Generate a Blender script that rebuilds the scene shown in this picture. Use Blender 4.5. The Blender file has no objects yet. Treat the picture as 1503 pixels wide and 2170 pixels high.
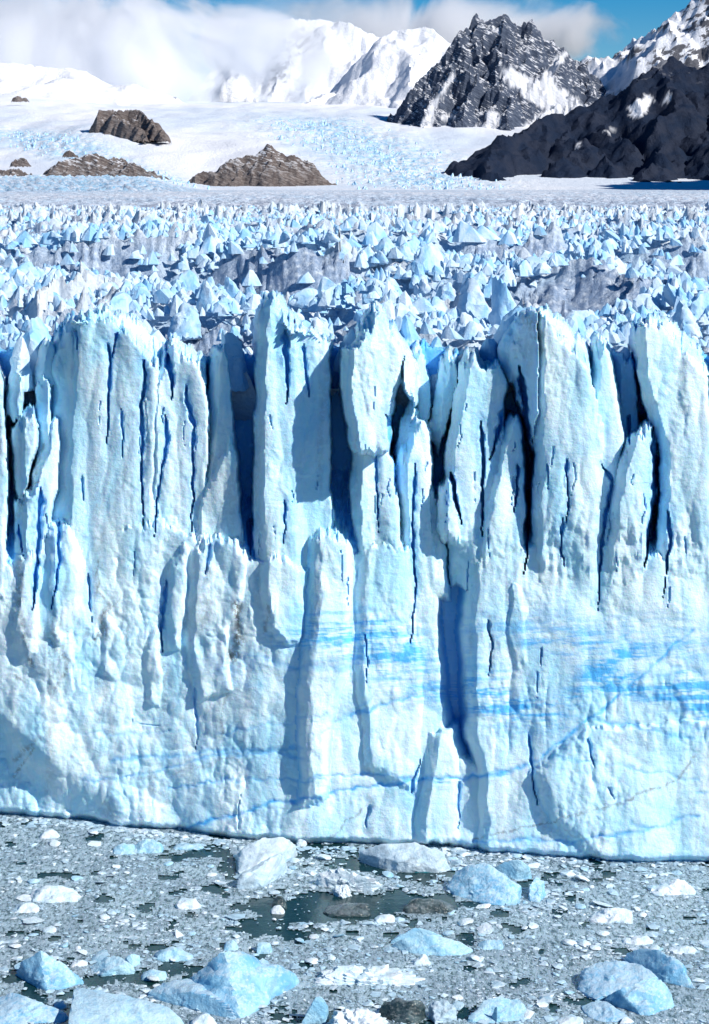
import bpy, bmesh, math, random
import numpy as np
from mathutils import Vector, Matrix

random.seed(7)
RNG = np.random.default_rng(7)
SC = bpy.context.scene
COL = SC.collection

# ------------------------------------------------------------------ camera, sky, sun, exposure
F, CX, CY, H = 3265.0, 751.5, 500.0, 83.0        # focal length and horizon in photograph pixels, eye height in metres
cam_d = bpy.data.cameras.new('camera'); cam = bpy.data.objects.new('camera', cam_d); COL.objects.link(cam)
cam.location = (0, 0, H); cam.rotation_euler = (math.radians(90), 0, 0)
cam_d.sensor_fit = 'HORIZONTAL'; cam_d.sensor_width = 36; FW = 1679 * 709 / 1024                            # width of the frame in photograph pixels (the printed mat left out)
cam_d.lens = 36 * F / FW
cam_d.shift_x = (746.5 - CX) / FW; cam_d.shift_y = -(1039.5 - CY) / FW
cam_d.clip_start = 1; cam_d.clip_end = 90000
SC.camera = cam

SUN_AZ, SUN_EL = 37.0, 36.0                      # degrees from +x towards the viewer; elevation
sd = Vector((math.cos(math.radians(SUN_AZ)), -math.sin(math.radians(SUN_AZ)), 0)) * math.cos(math.radians(SUN_EL))
sd.z = math.sin(math.radians(SUN_EL))
w = bpy.data.worlds.new('World'); SC.world = w; w.use_nodes = True
nt = w.node_tree; bg = nt.nodes['Background']
sky = nt.nodes.new('ShaderNodeTexSky'); sky.sky_type = 'NISHITA'; sky.sun_disc = False
sky.sun_elevation = math.radians(SUN_EL); sky.sun_rotation = math.atan2(sd.x, sd.y)
sky.altitude = 1500; sky.air_density = 1.0; sky.dust_density = 0.0; sky.ozone_density = 5.0
hs = nt.nodes.new('ShaderNodeHueSaturation'); hs.inputs['Saturation'].default_value = 1.6; hs.inputs['Hue'].default_value = .502
nt.links.new(sky.outputs[0], hs.inputs['Color']); nt.links.new(hs.outputs[0], bg.inputs[0]); bg.inputs[1].default_value = 0.075
sun_d = bpy.data.lights.new('sun', 'SUN'); sun_d.energy = 5.0; sun_d.angle = math.radians(0.53); sun_d.color = (1.0, 0.94, 0.86)
sun = bpy.data.objects.new('sun', sun_d); COL.objects.link(sun)
sun.rotation_euler = (-sd).to_track_quat('-Z', 'Y').to_euler(); sun.location = (200, -100, 400)
SC.view_settings.view_transform = 'Standard'; SC.view_settings.look = 'None'
SC.view_settings.exposure = 0.24; SC.view_settings.gamma = 1.0; SC.view_settings.use_curve_mapping = False
SC.render.engine = 'CYCLES'
cy = SC.cycles
cy.max_bounces = 8; cy.diffuse_bounces = 5; cy.glossy_bounces = 2; cy.transmission_bounces = 2; cy.volume_bounces = 24; cy.max_bounces = 26
cy.use_denoising = True
cy.sample_clamp_indirect = 8

# ------------------------------------------------------------------ helpers
def P(u, v, Y):
    return ((u - CX) / F * Y, Y, H - (v - CY) / F * Y)

def yw(v):                                        # distance of a point of the water seen at height v
    return H * F / (v - CY)

WL_U = [-200, 0, 186, 300, 430, 560, 650, 760, 900, 1000, 1120, 1307, 1503, 1700]
WL_V = [1512, 1522, 1541, 1549, 1564, 1580, 1588, 1590, 1592, 1594, 1602, 1606, 1612, 1618]
def front_Y(u): return yw(np.interp(u, WL_U, WL_V))

def tag(o, label=None, cat=None, group=None, kind=None):
    if label: o['label'] = label
    if cat: o['category'] = cat
    if group: o['group'] = group
    if kind: o['kind'] = kind
    return o

def link(name, me, mat=None, parent=None):
    o = bpy.data.objects.new(name, me); COL.objects.link(o)
    if mat is not None and not me.materials: me.materials.append(mat)
    if parent is not None: o.parent = parent
    return o

def mesh_np(name, V, Fc, smooth=True, sharp=None, attrs=None):
    V = np.ascontiguousarray(V, np.float32); Fc = np.ascontiguousarray(Fc, np.int32)
    me = bpy.data.meshes.new(name)
    n, k = Fc.shape
    me.vertices.add(len(V)); me.vertices.foreach_set('co', V.ravel())
    me.loops.add(n * k); me.loops.foreach_set('vertex_index', Fc.ravel())
    me.polygons.add(n)
    me.polygons.foreach_set('loop_start', np.arange(0, n * k, k, dtype=np.int32))
    me.polygons.foreach_set('use_smooth', np.full(n, smooth, bool))
    me.update(calc_edges=True); me.validate()
    if attrs:
        for nm, a in attrs.items():
            at = me.attributes.new(nm, 'FLOAT', 'POINT')
            at.data.foreach_set('value', np.ascontiguousarray(a, np.float32).ravel())
    if smooth and sharp: me.set_sharp_from_angle(angle=math.radians(sharp))
    return me

def grid_faces(r, c):
    i = np.arange(r * c).reshape(r, c)
    return np.stack([i[:-1, :-1], i[1:, :-1], i[1:, 1:], i[:-1, 1:]], -1).reshape(-1, 4)

def submesh(V, Fc, keep, attrs):
    f = Fc[keep]; used, inv = np.unique(f, return_inverse=True)
    return V[used], inv.reshape(f.shape), {k: a.ravel()[used] for k, a in attrs.items()}

def _h(ix, iy, seed):
    h = (ix.astype(np.int64) * 374761393 + iy.astype(np.int64) * 668265263 + seed * 1442695041) & 0xffffffff
    h = ((h ^ (h >> 13)) * 1274126177) & 0xffffffff
    h = ((h ^ (h >> 15)) * 2246822519) & 0xffffffff
    return (h ^ (h >> 16)) / 4294967295.0

def noise(x, y, seed=0):
    x = np.asarray(x, float); y = np.asarray(y, float)
    x, y = np.broadcast_arrays(x, y)
    x0 = np.floor(x); y0 = np.floor(y); fx = x - x0; fy = y - y0
    u = fx * fx * fx * (fx * (fx * 6 - 15) + 10); v = fy * fy * fy * (fy * (fy * 6 - 15) + 10)
    def g(i, j):
        a = _h(x0 + i, y0 + j, seed) * 2 * math.pi
        return np.cos(a) * (fx - i) + np.sin(a) * (fy - j)
    a = g(0, 0); b = g(1, 0); c = g(0, 1); d = g(1, 1)
    return 1.5 * ((a * (1 - u) + b * u) * (1 - v) + (c * (1 - u) + d * u) * v)

def fbm(x, y, seed=0, o=4, gain=0.5):
    s = 0; a = 1.0
    for k in range(o):
        s = s + a * noise(x * 2 ** k, y * 2 ** k, seed + k * 17); a *= gain
    return s

def ridged(x, y, seed=0, o=4, gain=0.5):
    s = 0; a = 1.0; t = 0
    for k in range(o):
        s = s + a * (1 - np.abs(noise(x * 2 ** k, y * 2 ** k, seed + k * 31)) * 2); t += a; a *= gain
    return s / t

def scallop(x, y, seed=0, tilt=0.6, k=0.9, reach=1):       # broken-ice relief: least of tilted paraboloids, one to each cell
    x0 = np.floor(x); y0 = np.floor(y); best = np.full(np.shape(x), 1e9)
    for i in range(-reach, reach + 1):
        for j in range(-reach, reach + 1):
            cx = x0 + i; cy_ = y0 + j
            px = cx + _h(cx, cy_, seed); py = cy_ + _h(cx, cy_, seed + 5)
            dx = x - px; dy = y - py
            gx = (_h(cx, cy_, seed + 9) - .5) * 2 * tilt; gy = (_h(cx, cy_, seed + 13) - .5) * 2 * tilt
            best = np.minimum(best, (_h(cx, cy_, seed + 21)) * .6 + gx * dx + gy * dy + k * (dx * dx + dy * dy))
    return best

def facet(x, y, seed=0, tilt=1.0, k=.62):           # clean shear planes meeting in creases
    x0 = np.floor(x); y0 = np.floor(y); best = np.full(np.shape(x), 1e9)
    for i in range(-2, 3):
        for j in range(-2, 3):
            cx = x0 + i; cy_ = y0 + j
            dx = x - cx - _h(cx, cy_, seed); dy = y - cy_ - _h(cx, cy_, seed + 5)
            gx = (_h(cx, cy_, seed + 9) - .5) * 2 * tilt; gy = (_h(cx, cy_, seed + 13) - .5) * 2 * tilt
            best = np.minimum(best, _h(cx, cy_, seed + 21) * .35 + gx * dx + gy * dy + k * (dx * dx + dy * dy))
    return best

def sstep(a, b, x):
    t = np.clip((x - a) / (b - a), 0, 1); return t * t * (3 - 2 * t)

def sdf(poly, X, Y):
    p = np.array(poly, float); n = len(p)
    d = (X - p[0, 0]) ** 2 + (Y - p[0, 1]) ** 2; s = np.ones(np.shape(X))
    j = n - 1
    for i in range(n):
        ex, ey = p[j] - p[i]; wx = X - p[i, 0]; wy = Y - p[i, 1]
        t = np.clip((wx * ex + wy * ey) / (ex * ex + ey * ey + 1e-9), 0, 1)
        d = np.minimum(d, (wx - ex * t) ** 2 + (wy - ey * t) ** 2)
        c1 = Y >= p[i, 1]; c2 = Y < p[j, 1]; c3 = ex * wy > ey * wx
        s = np.where((c1 & c2 & c3) | (~c1 & ~c2 & ~c3), -s, s)
        j = i
    return s * np.sqrt(d)

def pline(poly, X, Y):                            # distance to a polyline and the fraction along it
    p = np.array(poly, float); best = np.full(np.shape(X), 1e12); tt = np.zeros(np.shape(X))
    L = np.hypot(*(p[1:] - p[:-1]).T); tot = L.sum(); acc = 0
    for i in range(len(p) - 1):
        ex, ey = p[i + 1] - p[i]; wx = X - p[i, 0]; wy = Y - p[i, 1]
        t = np.clip((wx * ex + wy * ey) / (ex * ex + ey * ey + 1e-9), 0, 1)
        d = (wx - ex * t) ** 2 + (wy - ey * t) ** 2
        m = d < best; best = np.where(m, d, best); tt = np.where(m, (acc + t * L[i]) / tot, tt); acc += L[i]
    return np.sqrt(best), tt

# ------------------------------------------------------------------ materials
class N:
    def __init__(s, name):
        s.m = bpy.data.materials.new(name); s.m.use_nodes = True; s.t = s.m.node_tree
        s.b = s.t.nodes['Principled BSDF']; s.out = s.t.nodes['Material Output']
    def n(s, typ, **kw):
        x = s.t.nodes.new('ShaderNode' + typ)
        for k, v in kw.items(): setattr(x, k, v)
        return x
    def l(s, a, b): s.t.links.new(a, b)
    def pos(s, scale=(1, 1, 1), rot=(0, 0, 0), objspace=False):
        src = s.n('TexCoord').outputs['Object'] if objspace else s.n('NewGeometry').outputs['Position']
        mp = s.n('Mapping', vector_type='TEXTURE'); mp.inputs['Scale'].default_value = tuple(1 / q for q in scale); mp.inputs['Rotation'].default_value = rot
        s.l(src, mp.inputs['Vector']); return mp.outputs[0]
    def noise(s, vec, scale, detail=4, rough=.55, dist=0):
        x = s.n('TexNoise'); x.inputs['Scale'].default_value = scale; x.inputs['Detail'].default_value = detail
        x.inputs['Roughness'].default_value = rough; x.inputs['Distortion'].default_value = dist
        s.l(vec, x.inputs['Vector']); return x.outputs['Fac']
    def ramp(s, fac, a, b, lo=0., hi=1.):
        x = s.n('MapRange'); x.interpolation_type = 'SMOOTHSTEP'
        for i, v in zip((1, 2, 3, 4), (a, b, lo, hi)): x.inputs[i].default_value = v
        s.l(fac, x.inputs[0]); return x.outputs[0]
    def math(s, op, a, b=None, clamp=False):
        x = s.n('Math'); x.operation = op; x.use_clamp = clamp
        for i, v in enumerate((a, b)):
            if v is None: continue
            if isinstance(v, (int, float)): x.inputs[i].default_value = v
            else: s.l(v, x.inputs[i])
        return x.outputs[0]
    def mix(s, fac, a, b):
        x = s.n('Mix'); x.data_type = 'RGBA'
        if isinstance(fac, (int, float)): x.inputs[0].default_value = fac
        else: s.l(fac, x.inputs[0])
        for i, v in ((6, a), (7, b)):
            if isinstance(v, tuple): x.inputs[i].default_value = v + (1,)
            else: s.l(v, x.inputs[i])
        return x.outputs[2]
    def attr(s, name):
        x = s.n('Attribute'); x.attribute_name = name; return x.outputs['Fac']
    def bump(s, h, strength=.5, dist=.1, prev=None):
        x = s.n('Bump'); x.inputs['Strength'].default_value = strength; x.inputs['Distance'].default_value = dist
        s.l(h, x.inputs['Height'])
        if prev is not None: s.l(prev, x.inputs['Normal'])
        return x.outputs[0]
    def done(s, col, rough=.5, nrm=None, spec=.3):
        if isinstance(col, tuple): s.b.inputs['Base Color'].default_value = col + (1,)
        else: s.l(col, s.b.inputs['Base Color'])
        if isinstance(rough, (int, float)): s.b.inputs['Roughness'].default_value = rough
        else: s.l(rough, s.b.inputs['Roughness'])
        s.b.inputs['Specular IOR Level'].default_value = spec
        if nrm is not None: s.l(nrm, s.b.inputs['Normal'])
        return s.m

WHITE = (.72, .89, .96); PALE = (.45, .78, .95); BLUE = (.06, .46, .90); SNOW = (.77, .80, .86)

def mat_cliff():
    k = N('glacier_ice'); p = k.pos()
    mott = k.ramp(k.noise(k.pos((1, 1, .35)), .22, 5, .6, .6), .37, .68)
    fine = k.noise(p, 1.3, 6, .65)
    strata = k.noise(k.pos((.08, .08, 1.6), (0, .05, 0)), 1.2, 4, .6)
    c = k.mix(mott, WHITE, PALE)
    c = k.mix(k.math('MULTIPLY', k.ramp(strata, .5, .75), .22), c, (.38, .68, .88))
    c = k.mix(k.math('MULTIPLY', k.ramp(fine, .5, .8), .35), c, (.88, .92, .94))
    c = k.mix(k.attr('blue'), c, BLUE)
    d = k.math('MULTIPLY', k.attr('dirt'), k.ramp(k.noise(p, 1.6, 5, .7), .36, .56))
    c = k.mix(d, c, (.10, .085, .075))
    h = k.math('ADD', fine, k.math('MULTIPLY', k.noise(p, 5., 4, .6), .35))
    k.b.inputs['Subsurface Weight'].default_value = .4; k.b.inputs['Subsurface Radius'].default_value = (.06, .25, .7)
    k.b.inputs['Subsurface Scale'].default_value = 1.0
    return k.done(c, .45, k.bump(h, .6, .25), .25)

def mat_surface():
    k = N('glacier_surface_ice'); p = k.pos()
    n1 = k.noise(p, .06, 5, .6); n2 = k.noise(p, .7, 6, .7)
    c = k.mix(k.ramp(n1, .35, .65), (.66, .76, .86), (.76, .84, .91))
    c = k.mix(k.math('MULTIPLY', k.ramp(n2, .5, .7), .4), c, (.36, .45, .58))
    c = k.mix(k.math('MULTIPLY', k.attr('dirt'), k.ramp(n2, .25, .6)), c, (.26, .36, .52))  # grey-blue for dirt and for shade painted on viewer-facing slopes
    c = k.mix(k.attr('blue'), c, (.14, .48, .80))
    return k.done(c, .6, k.bump(k.math('ADD', n2, k.noise(p, .18, 5, .6)), .9, 1.2), .2)

def mat_serac(name, dark=0):
    k = N(name); p = k.pos()
    n1 = k.noise(k.pos((1, 1, .4)), .25, 4, .6, .5); n2 = k.noise(p, 1.6, 5, .65)
    c = k.mix(k.ramp(n1, .38, .64), (.58, .73, .86), (.26, .54, .80))
    c = k.mix(k.math('MULTIPLY', k.ramp(n2, .52, .75), .25), c, (.45, .52, .6))
    return k.done(c, .5, k.bump(n2, .6, .35), .25)

def mat_snow():
    k = N('snowfield_snow'); p = k.pos()
    n1 = k.noise(k.pos((1, .35, 1)), .0016, 5, .55); n2 = k.noise(p, .02, 5, .7)
    c = k.mix(k.ramp(n1, .4, .62), (.80, .83, .88), (.66, .74, .84))
    sp = k.math('MULTIPLY', k.attr('blue'), k.ramp(n2, .42, .6))
    c = k.mix(sp, c, (.36, .64, .84))
    cv = k.math('MULTIPLY', k.attr('blue'), k.ramp(k.noise(k.pos((1, .6, 1)), .045, 5, .7), .53, .62))
    c = k.mix(cv, c, (.20, .46, .70))
    n3 = k.noise(k.pos((1, .4, 1)), .11, 4, .7)
    c = k.mix(k.math('MULTIPLY', k.attr('dirt'), k.ramp(n3, .36, .6)), c, (.30, .35, .44))
    return k.done(c, .7, k.bump(k.math('ADD', n2, k.math('MULTIPLY', n3, .5)), .9, 9.), .1)

def mat_rock(name, c1, c2, snowy=0., strata=(1, 1, 3), sc=.012, rot=(0, .5, 0), snowc=SNOW):
    k = N(name); p = k.pos()
    st = k.noise(k.pos(strata, rot), sc, 6, .62, .4); n2 = k.noise(p, sc * 4, 6, .7)
    c = k.mix(k.ramp(st, .38, .62), c1, c2)
    c = k.mix(k.math('MULTIPLY', k.ramp(n2, .45, .75), .5), c, tuple(v * .55 for v in c1))
    if snowy > 0:
        geo = k.n('NewGeometry'); sx = k.n('SeparateXYZ'); k.l(geo.outputs['Normal'], sx.inputs[0])
        f = k.math('ADD', sx.outputs['Z'], k.math('MULTIPLY', k.math('SUBTRACT', st, .5), 2.2))
        f = k.math('ADD', f, k.math('MULTIPLY', k.math('SUBTRACT', n2, .5), .35))
        f = k.ramp(f, 1.08 - snowy, 1.20 - snowy)
        f = k.math('MULTIPLY', f, k.attr('high'))
        f = k.math('MAXIMUM', f, k.attr('snow'))
        c = k.mix(f, c, snowc)
    return k.done(c, .8, k.bump(k.math('ADD', st, n2), .9, 14 if sc < .05 else 2.), .15)

def mat_berg(name, a, b, sc=.25, dirt=0., rough=.35, bumpd=.12, spec=.35, line=.3):
    k = N(name); p = k.pos()
    n1 = k.noise(k.pos((1, 1, 2.2), (.5, .35, .2)), sc, 5, .6, 1.2); n2 = k.noise(p, 2.2, 6, .7)
    n3 = k.noise(k.pos((.5, .5, 3.2), (.35, -.3, 0)), .55, 4, .6, .6)
    c = k.mix(k.ramp(n1, .38, .62), a, b)
    c = k.mix(k.math('MULTIPLY', k.ramp(n3, .5, .7), .55), c, tuple(min(1, v * .55) for v in b))
    geo = k.n('NewGeometry'); sx = k.n('SeparateXYZ'); k.l(geo.outputs['Normal'], sx.inputs[0])
    cap = k.ramp(k.math('ADD', sx.outputs['Z'], k.math('MULTIPLY', k.math('SUBTRACT', n2, .5), 1.4)), .62, 1.05)
    c = k.mix(k.math('MULTIPLY', cap, line), c, (.80, .86, .90))
    c = k.mix(k.math('MULTIPLY', k.ramp(n2, .55, .75), line * .8), c, (.85, .9, .93))
    if dirt:
        c = k.mix(k.math('MULTIPLY', k.ramp(k.noise(p, .5, 5, .7), .5, .66), dirt), c, (.2, .17, .15))
    h = k.math('ADD', n2, k.math('MULTIPLY', k.noise(p, .7, 4, .6), 1.5))
    return k.done(c, rough, k.bump(h, .7, bumpd * 2), spec)

M = dict(
    cliff=mat_cliff(), surf=mat_surface(), serac=mat_serac('serac_ice'), snow=mat_snow(),
    nun=mat_rock('brown_rock', (.14, .115, .11), (.26, .23, .22), .36, (1, 1, 6), .03, (0, .35, 0)),
    white=mat_berg('white_berg_ice', (.74, .82, .88), (.55, .74, .84)),
    pale=mat_berg('pale_blue_berg_ice', (.40, .66, .80), (.24, .52, .72)),
    blue=mat_berg('blue_berg_ice', (.15, .42, .66), (.32, .60, .79), rough=.25, line=.4),
    grey=mat_berg('grey_berg_ice', (.56, .71, .81), (.38, .54, .65), dirt=.25),
    teal=mat_berg('teal_wet_ice', (.015, .10, .13), (.03, .2, .25), rough=.12, line=.05),
    dark=mat_berg('dark_clear_ice', (.012, .03, .035), (.06, .10, .11), sc=.5, rough=.12, line=.12, spec=.5),
)

# ------------------------------------------------------------------ water and slush
def mat_water():
    k = N('lake_water'); n = k.noise(k.pos(), .9, 4, .6)
    return k.done((.006, .032, .036), .12, k.bump(n, .35, .12), .3)
def mat_slush():
    k = N('slush'); p = k.pos()
    n1 = k.noise(p, .12, 4, .6); n2 = k.noise(k.pos((1, .45, 1)), 2.1, 6, .75)
    c = k.mix(k.ramp(n1, .35, .65), (.31, .41, .49), (.42, .56, .64))
    c = k.mix(k.ramp(n2, .38, .56), (.05, .095, .11), c)
    c = k.mix(k.ramp(n2, .60, .70), c, (.70, .77, .82))
    return k.done(c, .22, k.bump(n2, .8, .25), .4)

me = mesh_np('water', [(-3000, 60, 0), (3000, 60, 0), (3000, 268, 0), (-3000, 268, 0)], [(0, 1, 2, 3)], False)
tag(link('water', me, mat_water()), 'dark teal lake water under the drifting ice', None, None, 'structure')

POOLS = [((620, 700), (775, 700), 26), ((775, 690), (905, 690), 16), ((590, 1728), (650, 1732), 12), ((640, 1592), (705, 1596), 10),
         ((455, 1600), (540, 1602), 8), ((740, 1612), (880, 1634), 12), ((195, 1800), (240, 1850), 16), ((310, 1810), (420, 1800), 12),
         ((430, 1785), (490, 1790), 10), ((540, 1615), (560, 1640), 8), ((1040, 1635), (1075, 1640), 6), ((1040, 1840), (1085, 1850), 7),
         ((640, 1868), (790, 1872), 14), ((590, 1690), (625, 1690), 12), ((250, 1868), (275, 1868), 14), ((1050, 1695), (1090, 1700), 6),
         ((575, 1715), (650, 1708), 8), ]
POOLS = [((a[0], a[1] if a[1] > 1000 else a[1] + 990), (b[0], b[1] if b[1] > 1000 else b[1] + 990), r) for a, b, r in POOLS]

def openwater(x, y):                              # > 0 in the patches of open water
    u = CX + x * F / y; v = CY + H * F / y
    uu = u + 44 * noise(x * .3, y * .3, 91) + 18 * noise(x * .9, y * .9, 92); vv = v + 15 * noise(x * .3, y * .3, 93) + 8 * noise(x * .9, y * .9, 94) + 3 * noise(x * 2.6, y * 2.6, 95)
    f = np.full(np.shape(x), -9.)
    for a, b, r in POOLS:
        d, _ = pline([(a[0], a[1] * 2.5), (b[0], b[1] * 2.5)], uu, vv * 2.5)
        f = np.maximum(f, (r * (1.9 if 560 < a[0] < 920 and a[1] < 1760 else 1.35) - d) / r)
    g = fbm(x * .22, y * .22, 55, 4) - .70 + .22 * np.exp(-((u - 720) / 260) ** 2 - ((v - 1690) / 70) ** 2) - .25 * sstep(230, 180, y) * 0
    return np.maximum(f, g * 3)

gy = np.geomspace(150, 268, 270); gu = np.concatenate([np.linspace(-500, 130, 60), np.linspace(134, 1360, 280), np.linspace(1364, 2000, 60)])
GU, GY = np.meshgrid(gu, gy); GX = (GU - CX) / F * GY
gz = .05 + .10 * np.abs(fbm(GX * .8, GY * .8, 3, 3)) + .05 * noise(GX * 2.2, GY * 2.2, 8)
ow = openwater(GX, GY)
gz = np.where(ow > -.15, gz - .12 * sstep(-.15, .1, ow), gz)
V = np.stack([GX, GY, gz], -1).reshape(-1, 3); Fc = grid_faces(*GX.shape)
keep = (ow.ravel()[Fc] < .02).all(1)
v_, f_, _ = submesh(V, Fc, keep, {})
tag(link('slush', mesh_np('slush', v_, f_, True), mat_slush()), 'grey slush of crushed ice covering the lake', None, None, 'stuff')

# ------------------------------------------------------------------ random ice pieces
def hull(pts):
    bm = bmesh.new()
    for p in pts: bm.verts.new(p)
    r = bmesh.ops.convex_hull(bm, input=bm.verts)
    bmesh.ops.delete(bm, geom=[v for v in bm.verts if not v.link_faces], context='VERTS')
    bmesh.ops.triangulate(bm, faces=bm.faces)
    bm.verts.index_update()
    V = np.array([v.co[:] for v in bm.verts]); Fc = np.array([[v.index for v in f.verts] for f in bm.faces])
    bm.free(); return V, Fc

def chunk(n, rng, flat=.5):
    p = rng.normal(size=(n, 3)); p /= np.linalg.norm(p, axis=1)[:, None]
    p *= rng.uniform(.6, 1, (n, 1)); p[:, 2] *= flat
    return hull(p)

BITS = [chunk(7, RNG, .30) for _ in range(16)]
CHUNKS = [chunk(13, RNG, .36) for _ in range(14)]

def scatter_join(lib, X, Y, Z, S, rng, squash=1.0):
    Vs, Fs, off = [], [], 0
    for x, y, z, s in zip(X, Y, Z, S):
        V, Fc = lib[rng.integers(len(lib))]; a = rng.uniform(0, 6.283); c, sn = math.cos(a), math.sin(a)
        W = np.empty_like(V); W[:, 0] = (V[:, 0] * c - V[:, 1] * sn) * s + x; W[:, 1] = (V[:, 0] * sn + V[:, 1] * c) * s + y
        W[:, 2] = V[:, 2] * s * squash + z
        Vs.append(W); Fs.append(Fc + off); off += len(V)
    return np.concatenate(Vs), np.concatenate(Fs)

n = 62000
by = 1 / RNG.uniform(1 / 262, 1 / 172, n); bu = RNG.uniform(-160, 1660, n); bx = (bu - CX) / F * by
dens = fbm(bx * .12, by * .12, 12, 4)
keep = ((openwater(bx, by) < RNG.uniform(-.3, .3, n)) | (RNG.uniform(0, 1, n) < .10)) & (RNG.uniform(0, 1, n) < .45 + .55 * dens + .1)
bx, by = bx[keep], by[keep]
bs = np.clip(RNG.lognormal(-2.0, .6, len(bx)), .06, .7)
v_, f_ = scatter_join(BITS, bx, by, .1 + bs * .12, bs, RNG)
k = N('brash_ice'); pn = k.noise(k.pos(), .9, 3, .7)
pb = k.noise(k.pos(), .10, 3, .6)
brash_m = k.done(k.mix(k.ramp(pn, .35, .65), (.30, .44, .54), k.mix(k.ramp(pb, .4, .6), (.68, .77, .83), (.44, .63, .75))), .4, None, .35)
n = 14500
qy = 1 / RNG.uniform(1 / 260, 1 / 172, n); qu = RNG.uniform(-160, 1660, n); qx = (qu - CX) / F * qy
cl = fbm(qx * .16, qy * .16, 15, 4)
kq = (openwater(qx, qy) < .1) & (cl > RNG.uniform(-.25, .75, n)) & (qy < front_Y(qu) - 1)
qx, qy = qx[kq], qy[kq]; qs = np.clip(RNG.lognormal(-.95, .5, len(qx)), .2, 1.5)
fu = RNG.uniform(90, 1410, 900); fyy = front_Y(fu) - RNG.exponential(1.3, 900) - .2; fq = np.clip(RNG.lognormal(-.9, .5, 900), .2, 1.3)
qx = np.concatenate([qx, (fu - CX) / F * fyy]); qy = np.concatenate([qy, fyy]); qs = np.concatenate([qs, fq])
w_, g_ = scatter_join(CHUNKS, qx, qy, .06 + qs * .1, qs, RNG, .75)
v_, f_ = np.concatenate([v_, w_]), np.concatenate([f_, g_ + len(v_)])
tag(link('brash_ice', mesh_np('brash_ice', v_, f_, False), brash_m), 'countless small bits of brash ice floating on the lake', None, None, 'stuff')

# ------------------------------------------------------------------ ice cliff: slabs, crevasses and cracks laid into one relief
PXM = 13.06                                       # photograph pixels to a metre at the ice front
# name of the tower (None: the cliff itself), outline, depth offset, gradient across, gradient up, wall steepness, edge rounding
S = []
def slab(tower, poly, off, gu=0., gv=0., wall=1.1, rnd=1.2, bl=0., side=None):
    S.append((tower, poly, off * (1.1 if off < 0 else 1), gu, gv, wall * (3.2 if wall >= .5 else 1), rnd, bl, side if side is not None else (2.6 if tower else 1.1)))

slab(None, [(-160,1120),(186,1130),(260,1080),(420,1050),(480,1080),(560,1105),(575,1125),(590,1110),(660,1130),(700,1110),(730,1098),(800,1090),(860,1100),(876,1200),(884,1300),(900,1420),(915,1600),(915,1720),(-160,1720)], 0, 0, 0, .22, .6)
slab(None, [(934,1120),(1020,1090),(1140,1080),(1240,1110),(1320,1080),(1660,1080),(1660,1720),(955,1720),(948,1480),(934,1400),(930,1250)], -2.4, 0, 0, .3, 1.0)
slab(None, [(850,1080),(950,1080),(950,1720),(850,1720)], 3.6, .25, 0, .3, 1, .5)  # blue ice of the recess, tinted further to deepen its shade
slab(None, [(900,1440),(955,1455),(960,1720),(890,1720)], -.8, -.1, 0, .2, 1.5)
slab(None, [(-200,775),(300,770),(520,790),(600,775),(700,770),(860,760),(960,790),(1100,780),(1200,785),(1700,770),(1700,1300),(-200,1300)], 12.5, 0, 0, .9, 1, .85)
# ribs and blocks low on the cliff
slab(None, [(674,1090),(700,1070),(740,1090),(738,1180),(736,1260),(722,1330),(702,1400),(700,1480),(692,1510),(664,1512),(662,1420),(660,1330),(668,1250),(676,1180)], -1.7, .2, 0, .13, 1.2, 0, .8)
slab(None, [(875,1400),(905,1395),(913,1440),(916,1530),(918,1580),(845,1580),(858,1500),(868,1440)], -1.3, .1, 0, .2, .8)
slab(None, [(1042,1470),(1060,1508),(1078,1548),(1120,1592),(1200,1640),(1660,1640),(1660,1420),(1300,1380),(1120,1400)], -2.9, .06, 0, .10, .8, 0, .4)
slab(None, [(590,1118),(610,1105),(640,1120),(668,1132),(664,1180),(655,1262),(622,1250),(600,1230),(592,1170)], -1.0, .15, 0, .15, .8)
slab(None, [(478,1100),(505,1082),(545,1085),(566,1110),(560,1180),(540,1220),(536,1290),(545,1330),(480,1350),(468,1260),(472,1180)], -.9, .1, 0, .15, 1)
slab(None, [(432,1130),(450,1095),(470,1090),(470,1180),(455,1260),(436,1270),(430,1200)], -.9, .12, 0, .15, .8)
slab(None, [(395,1260),(408,1215),(422,1240),(432,1300),(425,1360),(395,1350)], -.6, .1, 0, .12, .8)
slab(None, [(325,1215),(345,1205),(362,1240),(370,1290),(350,1330),(322,1300)], -.5, .1, 0, .12, .8)
slab(None, [(240,1080),(275,1060),(300,1100),(296,1180),(262,1260),(240,1240)], -1.0, .15, 0, .12, .8)
slab(None, [(186,1120),(215,1100),(232,1150),(222,1260),(196,1290),(180,1220)], -1.0, .15, 0, .12, .8)
slab(None, [(760,1090),(835,1095),(848,1200),(856,1330),(862,1440),(840,1500),(760,1460),(745,1300),(748,1160)], -.7, .12, 0, .1, 1)
slab(None, [(990,1160),(1020,1150),(1030,1210),(1030,1290),(1000,1300),(985,1230)], -2.7, .1, 0, .12, .8)
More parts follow.
